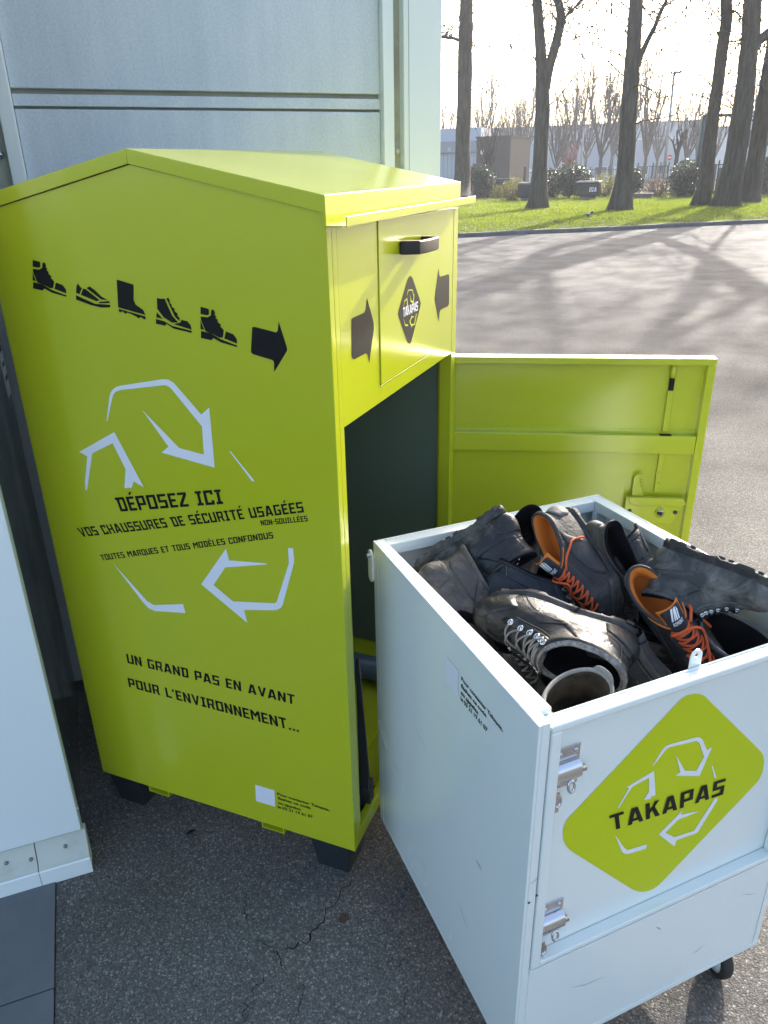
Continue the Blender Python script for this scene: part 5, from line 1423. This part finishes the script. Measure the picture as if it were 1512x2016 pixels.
# ------------------------------------------------------------------ bare trees further off
def far_tree_mesh(seed, mname, spread=.55, height=8.0, trunk_h=2.2, pollard=False):
    rnd = random.Random(seed)
    tr = MB(); br = MB()
    pts, rr = limb(tr, rnd, (0, 0, 0), (0, 0, 1), trunk_h, .17, .13, 5, 8, .05)
    top = pts[-1]
    n = 5 if pollard else 9
    for i in range(n):
        a = 2 * PI * i / n + rnd.uniform(-.3, .3)
        d = Vector((math.cos(a) * spread, math.sin(a) * spread, rnd.uniform(.7, 1.2)))
        L = (height - trunk_h) * rnd.uniform(.55, .8) if not pollard else rnd.uniform(.7, 1.3)
        q, _ = limb(tr if pollard else br, rnd, pts[-1 - (i % 2)], d, L, .095, .05 if pollard else .04, 6, 5, .13, .10)
        if pollard:
            for k in range(3):
                limb(tr, rnd, q[-1 - k], Vector((rnd.uniform(-1, 1), rnd.uniform(-1, 1), 1)), .45, .045, .03, 2, 5, .1)
            continue
        for j in range(7):
            k = rnd.randrange(1, len(q))
            d2 = Vector((rnd.uniform(-.6, .6), rnd.uniform(-.6, .6), 1.0)) + d * .4
            q2, _ = limb(br, rnd, q[k], d2, L * rnd.uniform(.4, .75), .027, .013, 4, 3, .12, .08)
            for m_ in range(4):
                k2 = rnd.randrange(1, len(q2))
                limb(br, rnd, q2[k2], Vector((rnd.uniform(-.7, .7), rnd.uniform(-.7, .7), 1)), L * rnd.uniform(.2, .42), .015, .009, 3, 3, .15, .05)
    return tr, br
def far_tree(name, seed, m, **k):
    tr, br = far_tree_mesh(seed, m, **k)
    root = empty(name, (0, 0, 0))
    tr.build('trunk', m, root)
    if br.v: br.build('branches', m, root)
    return root
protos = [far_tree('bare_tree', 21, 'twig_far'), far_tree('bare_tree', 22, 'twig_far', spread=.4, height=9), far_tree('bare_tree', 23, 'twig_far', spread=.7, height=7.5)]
used_p = [False] * 3
FAR = [(880, 345, 120, 1.05), (955, 352, 105, 1.0), (985, 353, 115, .95), (1020, 356, 90, .72), (1035, 352, 120, 1.05), (1092, 362, 82, .68), (1108, 352, 118, 1.1), (1132, 352, 110, 1.15), (1150, 351, 122, 1.1),
       (1178, 366, 80, .95), (1200, 352, 112, 1.15), (1216, 352, 120, 1.05), (1228, 352, 116, 1.0), (1263, 360, 88, .95), (1290, 352, 115, .95), (1345, 358, 92, .82), (1364, 352, 118, .9), (1400, 350, 120, .9), (1452, 350, 118, 1.0), (1476, 349, 112, 1.1), (1500, 349, 116, 1.05), (930, 350, 128, .9), (1004, 350, 130, .95)]
WHERE = ['bare far tree farthest left, above the flat roofed grey building', 'bare far tree rising right behind the brown box building', 'bare far tree above the right corner of the brown box building',
 'nearer bare tree just left of the Y forked trunk, right of the brown box', 'bare far tree hidden partly by the Y forked trunk', 'small bare tree just right of the Y forked trunk', 'bare far tree right behind the small red budding tree', 'tall bare far tree above the largest evergreen shrub', 'bare far tree right of the shorter pale street lamp',
 'nearest dark bare tree midway between the forked trunk and the trunk leaning right', 'bare far tree just left of the trunk leaning right', 'bare far tree half behind the trunk leaning right', 'bare far tree directly behind the trunk leaning right', 'nearer bare tree just right of the trunk leaning right', 'bare far tree left of the tall street lamp',
 'bare far tree right of the pollarded tree', 'bare far tree left of the slender leaning trunk', 'bare far tree between the slender leaning trunk and the thickest trunk', 'bare far tree behind the heavy limb of the thickest trunk', 'bare far tree between the thickest trunk and the rightmost trunk', 'bare far tree at the right edge of the picture',
 'farthest bare tree left of the brown box building', 'farthest bare tree over the roof right of the brown box building']
rnd = random.Random(5)
for i, (px, py, dd, s) in enumerate(FAR):
    k = i % 3
    if not used_p[k]: o = protos[k]; used_p[k] = True
    else: o = copy_tree(protos[k])
    p = at(px, py, dd); p.z = 0.05
    o.location = p; o.rotation_euler = (0, 0, rnd.uniform(0, 6.3)); o.scale = (s * 1.25, s * 1.25, s * 1.6)
    tag(o, WHERE[i], 'tree', 'bare trees in the far row')
rt = far_tree('red_budding_tree', 31, 'twig_red', spread=.6, height=4.6, trunk_h=1.5)
rt.location = at(1118, 358, 90); rt.location.z = .05
tag(rt, 'small tree with reddish buds right of the Y forked trunk', 'tree')
pol = far_tree('pollarded_tree', 41, 'twig', pollard=True, trunk_h=3.0)
pol.location = at(1323, 372, 62); pol.location.z = .1
tag(pol, 'dark pollarded tree with stubby branches right of the tall street lamp', 'tree')
yt = far_tree('young_tree', 43, 'twig', spread=.55, height=4.6, trunk_h=2.0)
yt.location = at(962, 380, 56); yt.location.z = .1; yt.scale = (.8, .8, .9)
tag(yt, 'thin young tree in front of the brown box building', 'tree')

# ------------------------------------------------------------------ shrubs
def shrub_mesh(seed, rx, rz, n, leaf, upright=False):
    rnd = random.Random(seed); mb = MB()
    lumps = [(Vector((rnd.uniform(-.5, .5) * rx, rnd.uniform(-.5, .5) * rx, rz * rnd.uniform(.35, .75))), rnd.uniform(.45, .7)) for _ in range(8)]
    for _ in range(n):
        if upright:
            a = rnd.uniform(0, 2 * PI); r = rx * math.sqrt(rnd.random()); h = rz * rnd.uniform(.1, 1) * (1 - .4 * (r / rx) ** 2)
            c = Vector((r * math.cos(a), r * math.sin(a), h))
        else:
            ce, s = rnd.choice(lumps)
            d = Vector((rnd.gauss(0, 1), rnd.gauss(0, 1), rnd.gauss(0, 1))).normalized()
            rr = s * rnd.uniform(.75, 1.06)
            c = ce + Vector((d.x * rx * rr, d.y * rx * rr, d.z * rz * .62 * rr))
            if c.z < .02: continue
        u = Vector((rnd.uniform(-1, 1), rnd.uniform(-1, 1), rnd.uniform(-.6, .8))).normalized()
        w = u.cross(Vector((rnd.uniform(-1, 1), rnd.uniform(-1, 1), rnd.uniform(-1, 1)))).normalized()
        l = leaf * rnd.uniform(.6, 1.3)
        mb.add([c - u * l, c + w * l * .42, c + u * l, c - w * l * .42], [(0, 1, 2, 3)])
    return mb
def stems_mesh(seed, rx, rz, n):
    rnd = random.Random(seed); mb = MB()
    for _ in range(n):
        a = rnd.uniform(0, 2 * PI); r = rx * .35 * rnd.random()
        limb(mb, rnd, (r * math.cos(a), r * math.sin(a), 0), (math.cos(a) * .6, math.sin(a) * .6, 1.2), rz * rnd.uniform(.7, 1.05), .014, .005, 4, 4, .18)
    return mb
def shrub(px, py, wpx, hpx, label, kind, seed):
    p = on_z(px, py, .16)
    dist = math.hypot(p.x - CAM_POS.x, p.y - CAM_POS.y)
    k = dist / F_PX * 1.03
    rx = wpx * k / 2; rz = hpx * k
    root = empty('evergreen_shrub' if kind == 'leaf_dark' else 'loose_shrub', (p.x, p.y, .10), 0, label, 'shrub')
    up = kind != 'leaf_dark'
    shrub_mesh(seed, rx, rz, 5200 if not up else 1500, .075 if not up else .055, up).build('foliage', kind, root)
    stems_mesh(seed, rx, rz, 24 if not up else 70).build('stems', 'twig', root)
    if not up:
        m = MB()   # shaded inner twigs that close the middle of the crown
        rr = random.Random(seed)
        for _ in range(900):
            d = Vector((rr.gauss(0, 1), rr.gauss(0, 1), rr.gauss(0, 1))).normalized() * rr.uniform(.1, .62)
            c = Vector((d.x * rx, d.y * rx, rz * .48 + d.z * rz * .62)); l = .13
            if c.z < .03: continue
            u = Vector((rr.uniform(-1, 1), rr.uniform(-1, 1), rr.uniform(-1, 1))).normalized(); w = u.cross(Vector((.3, .5, .8))).normalized()
            m.add([c - u * l, c + w * l, c + u * l, c - w * l], [(0, 1, 2, 3)])
        m.build('inner_foliage', kind, root)
    return root
shrub(951, 392, 58, 55, 'round dark evergreen shrub beside the lime bin roof', 'leaf_dark', 1)
shrub(1120, 391, 78, 56, 'largest round dark evergreen shrub right of the Y forked trunk', 'leaf_dark', 2)
shrub(1086, 390, 40, 44, 'dark evergreen shrub half hidden by the Y forked trunk', 'leaf_dark', 3)
shrub(1243, 389, 34, 44, 'dark evergreen shrub right behind the trunk leaning right', 'leaf_dark', 4)
shrub(1343, 389, 52, 48, 'round dark evergreen shrub left of the slender leaning trunk', 'leaf_dark', 5)
shrub(1356, 380, 52, 52, 'dark evergreen shrub standing behind another one near the metal frame', 'leaf_dark', 6)
shrub(1506, 384, 46, 60, 'dark evergreen shrub at the right edge of the picture', 'leaf_dark', 7)
shrub(1010, 396, 46, 42, 'loose yellowish brown shrub left of the Y forked trunk', 'leaf_yellow', 8)
shrub(1188, 388, 46, 42, 'loose yellow green shrub between two tall trunks', 'leaf_yellow', 9)
shrub(1293, 388, 46, 36, 'loose reddish brown shrub before the green fence', 'leaf_brown', 10)
shrub(1457, 378, 40, 44, 'loose yellowish shrub between the two rightmost trunks', 'leaf_yellow', 11)
shrub(985, 392, 40, 26, 'low light green shrub beside the round evergreen', 'leaf_yellow', 12)

# ------------------------------------------------------------------ grass
def grass():
    rnd = random.Random(11); mb_v = []; mb_f = []
    def tuft(x, y, z, h, n):
        for _ in range(n):
            a = rnd.uniform(0, 2 * PI); o = rnd.uniform(0, .10); b = rnd.uniform(0, 2 * PI)
            bx, by = x + o * math.cos(b), y + o * math.sin(b)
            w = rnd.uniform(.012, .026); hh = h * rnd.uniform(.5, 1.2); ln = hh * rnd.uniform(.2, .8)
            dx, dy = math.cos(a), math.sin(a); k = len(mb_v)
            mb_v.extend([(bx - dy * w, by + dx * w, z), (bx + dy * w, by - dx * w, z), (bx + dx * ln, by + dy * ln, z + hh)])
            mb_f.append((k, k + 1, k + 2))
    for _ in range(34000):
        i = rnd.random()
        px = rnd.uniform(870, 1530)
        # even cover on the ground from the kerb back to the shrubs
        d = 22 + 36 * rnd.random() ** .9
        v = CD + CR * ((px - 756) / F_PX) - CU * ((400 - 1008) / F_PX)
        h = math.hypot(v.x, v.y); x = CAM_POS.x + v.x / h * d; y = CAM_POS.y + v.y / h * d
        # behind the kerb only
        k = None
        for a, b in zip(KERB[:-1], KERB[1:]):
            if a[0] <= x <= b[0]: k = a[1] + (b[1] - a[1]) * (x - a[0]) / (b[0] - a[0])
        if k is None or y < k + .3: continue
        back = y - k
        z = 0.08 + 0.06 * min(1, back / 4) + 0.05 * noise.noise((x * 0.5, y * 0.5, 3)) * min(1, back / 2)
        lush = noise.noise((x * .45, y * .45, 1.7))
        hgt = .05 + .05 * min(1, back / 7) + .10 * max(0, lush) * min(1, max(0, back - 5) / 4)
        tuft(x, y, z, hgt, 4)
    me = bpy.data.meshes.new('grass_blades'); me.from_pydata(mb_v, [], mb_f); me.update(); me.materials.append(M['grass'])
    o = bpy.data.objects.new('grass_blades', me); col.objects.link(o)
    tag(o, 'bright spring grass growing on the verge under the trees', 'grass', kind='stuff')
grass()

# ------------------------------------------------------------------ far buildings
def building(name, label, p, rz, cat='building'):
    return empty(name, p, rz, label, cat)
def facing(px0, py, d0, px1, d1):
    a, b = at(px0, py, d0), at(px1, py, d1)
    w = Vector((b.x - a.x, b.y - a.y))
    return Vector((a.x, a.y, 0)), math.atan2(w.y, w.x), w.length
# long pale warehouse
a, rz, L = facing(905, 300, 152, 1392, 146)
wh = building('warehouse', 'long pale blue grey warehouse behind the far row of bare trees', a, rz)
zt = at(1150, 249, 149).z; zb2 = at(1150, 279, 149).z
mb = MB(); mb.box(0, 0, 0, L, 40, zt); mb.build('wall', 'ware_pale', wh)
n = int(L / .55)
tmpl = None
for i in range(min(n, 90)):
    if tmpl is None:
        mb = MB(); mb.box(0, -.05, .3, .12, 0, zb2); tmpl = mb.build('sheet_rib', 'ware_pale', wh)
        tmpl.location = (.2, 0, 0); continue
    c = tmpl.copy(); col.objects.link(c); c.parent = wh; c.location = (.2 + i * L / 90, 0, 0)
mb = MB(); mb.box(-.1, -.25, zb2, L + .1, 0, zb2 + .18); mb.build('band', 'ware_white', wh)
mb = MB(); mb.box(-.2, -.3, zt, L + .2, 40, zt + .25); mb.build('roof_edge', 'ware_grey', wh)
for i in range(12):
    x = 4 + i * L / 12.5
    mb = MB(); mb.box(x, -.06, 1.0, x + 2.2, .02, 2.4); w_ = mb.build('window', 'ware_white', wh)
    mb = MB(); mb.box(x + .1, -.08, 1.1, x + 2.1, -.06, 2.3); mb.build('pane', 'glass', w_)
# taller pale hall right of it
a, rz, L = facing(1384, 300, 150, 1440, 150)
h2 = building('pale_hall', 'white hall between the long warehouse and the white block', a, rz)
zt = at(1410, 253, 150).z
mb = MB(); mb.box(0, 0, 0, L, 30, zt); mb.build('wall', 'ware_white', h2)
mb = MB(); mb.box(-.1, -.2, zt, L + .1, 30, zt + .3); mb.build('roof_edge', 'ware_pale', h2)
for x in (1.5, 3.8): 
    mb = MB(); mb.box(x, -.05, 0, x + 1.6, .02, 2.6); mb.build('door', 'ware_grey', h2)
# white block on the right
a, rz, L = facing(1428, 300, 72, 1560, 62)
wbk = building('white_block', 'white office block behind the thickest trunk', a, rz)
zt = at(1440, 231, 72).z
mb = MB(); mb.box(0, 0, 0, L, 9, zt); mb.build('wall', 'ware_white', wbk)
mb = MB(); mb.box(-.1, -.15, zt, L + .1, 9.1, zt + .2); mb.build('roof_edge', 'ware_grey', wbk)
for i in range(4):
    for z in (1.0, 3.1):
        x = .8 + i * 2.1
        mb = MB(); mb.box(x, -.04, z, x + 1.3, .02, z + 1.2); w_ = mb.build('window', 'ware_grey', wbk)
        mb = MB(); mb.box(x + .06, -.06, z + .06, x + 1.24, -.04, z + 1.14); mb.build('pane', 'glass', w_)
# low flat roofed grey building on the left
a, rz, L = facing(820, 300, 76, 938, 74)
gb = building('flat_roofed_building', 'low grey flat roofed building left of the brown box building', a, rz)
z1 = at(890, 279, 75).z; z2 = at(890, 301, 75).z
mb = MB(); mb.box(0, 0, 0, L, 10, z2); mb.build('wall', 'ware_grey', gb)
mb = MB(); mb.box(-.15, -.35, z2, L + .15, 10.2, z1); mb.build('roof_fascia', 'ware_grey', gb)
for i in range(14):
    x = .2 + i * L / 14; mb = MB(); mb.box(x, -.03, .1, x + .34, .0, z2 - .05); mb.build('wall_panel', 'ware_pale', gb)
mb = MB(); mb.box(L - 1.3, -.05, 0, L - .3, -.031, 2.0); mb.build('door', 'glass', gb)
for x in (L * .55, L * .85): mb = MB(); mb.box(x, -.37, z2 + .12, x + .3, -.351, z2 + .42); mb.build('vent', 'ware_pale', gb)
mb = MB(); mb.box(1.5, 2, z1, 5.4, 5, z1 + 1.15); mb.build('roof_unit', 'ware_pale', gb)
# brown box building
a, rz, L = facing(938, 300, 61, 1005, 60)
br_ = building('brown_box_building', 'plain brown clad box building behind the round evergreen shrub', a, rz)
zt = at(970, 271, 60.5).z
mb = MB(); mb.box(0, 0, 0, L, 4, zt); mb.build('wall', 'ware_brown', br_)
mb = MB(); mb.box(-.06, -.08, zt, L + .06, 4.1, zt + .1); mb.build('roof_edge', 'ware_brown', br_)
nb = 11
for i in range(nb):
    mb = MB(); mb.box(L * i / nb + .015, -.03, .05, L * (i + 1) / nb - .015, 0, zt - .04); mb.build('cladding_board', 'ware_brown', br_)
mb = MB(); mb.box(.35, -.06, zt - 1.05, .58, -.031, zt - .78); mb.build('wall_box', 'ware_white', br_)

# ------------------------------------------------------------------ fences, lamps, small things
def fence(px0, d0, px1, d1, n, label, h=1.75, top=True):
    a, b = at(px0, 365, d0), at(px1, 365, d1); a.z = b.z = 0.05
    w = b - a; L = w.length
    r = empty('steel_fence', a, math.atan2(w.y, w.x), label, 'fence')
    mb = MB(); mb.box(-.035, -.035, 0, .035, .035, h + .3)
    post = mb.build('post', 'fence_green', r)
    for i in range(1, n + 1):
        c = post.copy(); col.objects.link(c); c.parent = r; c.location = (L * i / n, 0, 0)
    for z in (.12, h):
        mb = MB(); mb.box(.04, -.02, z, L - .04, .02, z + .06); mb.build('rail', 'fence_green', r)
    k = int(L / .22); bar = None
    for i in range(min(k, 140)):
        if bar is None:
            mb = MB(); mb.box(-.012, -.012, .19, .012, .012, h - .01); bar = mb.build('bar', 'fence_green', r); bar.location = (.15, 0, 0)
        else:
            c = bar.copy(); col.objects.link(c); c.parent = r; c.location = (.15 + i * (L - .3) / min(k, 140), 0, 0)
    return r
fence(1110, 84, 1252, 78, 8, 'dark green steel fence between the two tall trunks')
fence(1252, 70, 1312, 68, 4, 'dark green gate like fence left of the pollarded tree', 1.9)
fence(1385, 64, 1448, 62, 5, 'dark green steel fence behind the slender leaning trunk', 1.9)
fence(985, 96, 1060, 94, 6, 'distant grey green fence right of the brown box building', 1.6)
def lamp(px, pyb, pyt, d, label, r=.085):
    p = at(px[0], pyb, d); top = at(px[1], pyt, d); p.z = 0.05
    o = empty('street_lamp', p, 0, label, 'street lamp')
    v = top - p
    mb = MB(); mb.tube([(0, 0, 0), v * .5, v], [r * 1.25, r * .9, r * .55], 10); mb.build('pole', 'grey_steel', o)
    mb = MB(); mb.tube([(0, 0, 0), (0, 0, .9)], r * 1.9, 10); mb.build('base', 'grey_steel', o)
    mb = MB(); mb.prism([(-.15, 0), (.55, .05), (.75, .12), (.7, .22), (.0, .2), (-.15, .1)], 1, -.16, .16)
    h = fixn(mb.build('lamp_head', 'grey_steel', o, bevel=.03)); h.location = v; h.rotation_euler = (0, 0, R(-10))
lamp((1306, 1327), 362, 146, 84, 'tall grey street lamp standing clear against the white sky', .17)
lamp((1141, 1149), 356, 254, 96, 'shorter pale street lamp left of the dark bare tree', .12)
# dark metal frame
p, q = at(1366, 382, 57), at(1446, 380, 57); p.z = q.z = .08
w = q - p; L = w.length
fr_ = empty('metal_frame', p, math.atan2(w.y, w.x), 'dark goal shaped metal frame behind the slender leaning trunk', 'metal frame')
zt = at(1371, 229, 57).z - .08
for x in (0, L):
    mb = MB(); mb.tube([(x, 0, 0), (x, 0, zt)], .13, 8); mb.build('upright', 'fence_green', fr_)
mb = MB(); mb.tube([(-.08, 0, zt), (L + .08, 0, zt)], .09, 8); mb.build('crossbar', 'fence_green', fr_)
# floodlights
def flood(px, py, label, letters=None):
    p = on_z(px, py, .16); o = empty('ground_floodlight', (p.x, p.y, .1), R(-8), label, 'floodlight')
    mb = MB(); mb.box(-.42, -.2, .0, .42, .2, .28); mb.build('plinth', 'kerb', o, bevel=.02)
    mb = MB(); mb.box(-.62, -.3, .285, .62, .3, .98); hs = mb.build('housing', 'black_plastic', o, bevel=.03)
    mb = MB(); mb.box(-.66, -.33, .985, .66, .33, 1.10); mb.build('lid', 'grey_steel', o, bevel=.02)
    if letters: block_text(letters, [(.12, .52), (.55, .52), (.58, .76), (.14, .76)], lambda u, v: (u, -.304, v), 'lettering', 'print_white', hs, gap=.6)
flood(1041, 397, 'black ground floodlight box half hidden by the Y forked trunk')
flood(1157, 394, 'black ground floodlight box with white letters in front of the largest evergreen', 'BIA')
p = on_z(1266, 391, .16); mb = MB(); mb.box(-.5, -.35, 0, .5, .35, .30); mb.box(-.55, -.4, .301, .55, .4, .36)
o = mb.build('concrete_block', 'kerb', None, bevel=.02); o.location = (p.x, p.y, .1); tag(o, 'low grey concrete block on the grass right of the leaning trunk', 'block')
# wooden posts
for i, (px, py, d, h, lb) in enumerate([(1031, 384, 58, 2.0, 'thick weathered post left of the Y forked trunk'), (1200, 372, 66, 1.7, 'weathered post behind the yellow green shrub'), (1251, 376, 64, 1.9, 'weathered post at the left end of the gate like fence'), (1402, 374, 62, 1.9, 'weathered post right of the slender leaning trunk'), (1412, 374, 62, 1.7, 'second weathered post, nearer the thickest trunk')]):
    p = at(px, py, d); mb = MB(); mb.tube([(0, 0, 0), (0, 0, h * .5), (.01, 0, h)], [.11, .105, .09], 9)
    o = mb.build('wooden_post', 'wood_post'); o.location = (p.x, p.y, .06); tag(o, lb, 'post', 'weathered posts beyond the verge')
# wheelie bins by the brown building
def wheelie(px, d, label):
    p = at(px, 362, d); o = empty('wheeled_waste_bin', (p.x, p.y, .05), R(-6), label, 'waste bin', 'waste bins by the brown building')
    mb = MB()
    mb.add([(-.45, -.4, .12), (.45, -.4, .12), (.45, .4, .12), (-.45, .4, .12), (-.6, -.5, 1.15), (.6, -.5, 1.15), (.6, .5, 1.15), (-.6, .5, 1.15)], [(3, 2, 1, 0), (4, 5, 6, 7), (0, 1, 5, 4), (1, 2, 6, 5), (2, 3, 7, 6), (3, 0, 4, 7)])
    mb.build('body', 'navy_plastic', o, bevel=.03)
    mb = MB(); mb.prism([(-.56, 1.16), (.56, 1.16), (.5, 1.32), (-.5, 1.32)], 0, -.64, .64); fixn(mb.build('lid', 'navy_plastic', o, bevel=.03))
    for x in (-.4, .4):
        mb = MB(); mb.tube([(x - .04, -.35, .09), (x + .04, -.35, .09)], .09, 12); mb.build('wheel', 'rubber', o)
wheelie(992, 57, 'dark blue wheeled waste bin at the right corner of the brown box building')
wheelie(966, 58.5, 'dark blue wheeled waste bin half hidden behind the round evergreen shrub')
# road sign, sheds and a van far off
p = at(1312, 360, 100); o = empty('road_sign', (p.x, p.y, .05), 0, 'small red round road sign beside the tall lamp pole', 'road sign')
mb = MB(); mb.tube([(0, 0, 0), (0, 0, 3.0)], .04, 8); mb.build('pole', 'grey_steel', o)
mb = MB(); mb.tube([(0, -.05, 2.9), (0, -.02, 2.9)], .30, 20); f_ = mb.build('plate', 'red_sign', o)
mb = MB(); mb.box(-.2, -.056, 2.85, .2, -.051, 2.95); mb.build('bar', 'print_white', f_)
def van(px, d, label, m, s=1.0):
    p = at(px, 352, d); o = empty('parked_van', (p.x, p.y, 0), R(8), label, 'van', 'vehicles parked by the warehouse'); o.scale = (s, s, s)
    mb = MB(); mb.prism([(-2.4, .4), (2.4, .4), (2.4, 1.1), (1.7, 1.3), (1.1, 2.1), (-2.4, 2.2)], 1, -.95, .95); fixn(mb.build('body', m, o, bevel=.08))
    mb = MB(); mb.prism([(1.62, 1.35), (1.08, 2.0), (.35, 2.02), (.35, 1.35)], 1, -.957, -.951); fixn(mb.build('side_window', 'glass', o))
    for x in (-1.5, 1.5):
        for y_ in (-.9, .9):
            mb = MB(); mb.tube([(x, y_ - .11, .34), (x, y_ + .11, .34)], .34, 16); mb.build('wheel', 'rubber', o)
van(1419, 118, 'white van parked by the warehouse between the leaning trunks', 'ware_white', 1.1)
van(1378, 128, 'pale red van parked by the warehouse left of the leaning trunk', 'pink_sheet', 1.1)
van(1058, 130, 'white van parked far off behind the Y forked trunk', 'ware_white')
van(1240, 130, 'white van parked far off behind the trunk leaning right', 'ware_white')
# magpie on the verge
p = on_z(1159, 430, .15)
mg = empty('magpie', (p.x, p.y, .13), R(20), 'small black and white magpie standing on the grass near the kerb', 'bird')
mb = MB(); n = 14
body = [((-.12, 0, .13), .012), ((-.08, 0, .15), .04), ((-.02, 0, .165), .058), ((.05, 0, .185), .055), ((.09, 0, .215), .036), ((.115, 0, .245), .038), ((.145, 0, .25), .022), ((.165, 0, .247), .008), ((.19, 0, .242), .002)]
mb.tube([b[0] for b in body], [b[1] for b in body], n); mb.build('body', 'black_plastic', mg)
mb = MB(); mb.tube([(-.02, 0, .135), (.03, 0, .14), (.07, 0, .165)], [.03, .052, .035], 10); mb.build('belly', 'print_white', mg)
mb = MB(); mb.add([(-.09, -.018, .16), (-.09, .018, .16), (-.33, .022, .27), (-.33, -.022, .27), (-.09, -.012, .145), (-.09, .012, .145), (-.33, .016, .262), (-.33, -.016, .262)], [(0, 1, 2, 3), (7, 6, 5, 4), (0, 3, 7, 4), (1, 5, 6, 2), (2, 6, 7, 3)]); mb.build('tail', 'black_plastic', mg)
for s in (-1, 1):
    mb = MB(); mb.tube([(.0, s * .02, .12), (.005, s * .022, .06), (0, s * .024, .0)], .005, 6); mb.build('leg', 'black_plastic', mg)
    mb = MB(); mb.tube([(.05, s * .05, .20), (-.02, s * .062, .185), (-.10, s * .03, .165)], [.012, .022, .006], 8); mb.build('wing', 'print_white' if s < 0 else 'black_plastic', mg)

# ------------------------------------------------------------------ the hazy air
mb = MB(); mb.box(-262, -62, -1.2, 202, 425, 26)
hz = bpy.data.materials.new('pale_air'); hz.use_nodes = True
hn = hz.node_tree
hn.nodes.remove(hn.nodes['Principled BSDF'])
pvn = hn.nodes.new('ShaderNodeVolumePrincipled')
pvn.inputs['Color'].default_value = (.86, .91, 1.0, 1)
pvn.inputs['Density'].default_value = 0.0011
pvn.inputs['Anisotropy'].default_value = 0.2
hn.links.new(pvn.outputs[0], hn.nodes['Material Output'].inputs['Volume'])
tag(mb.build('haze', hz), kind='stuff')
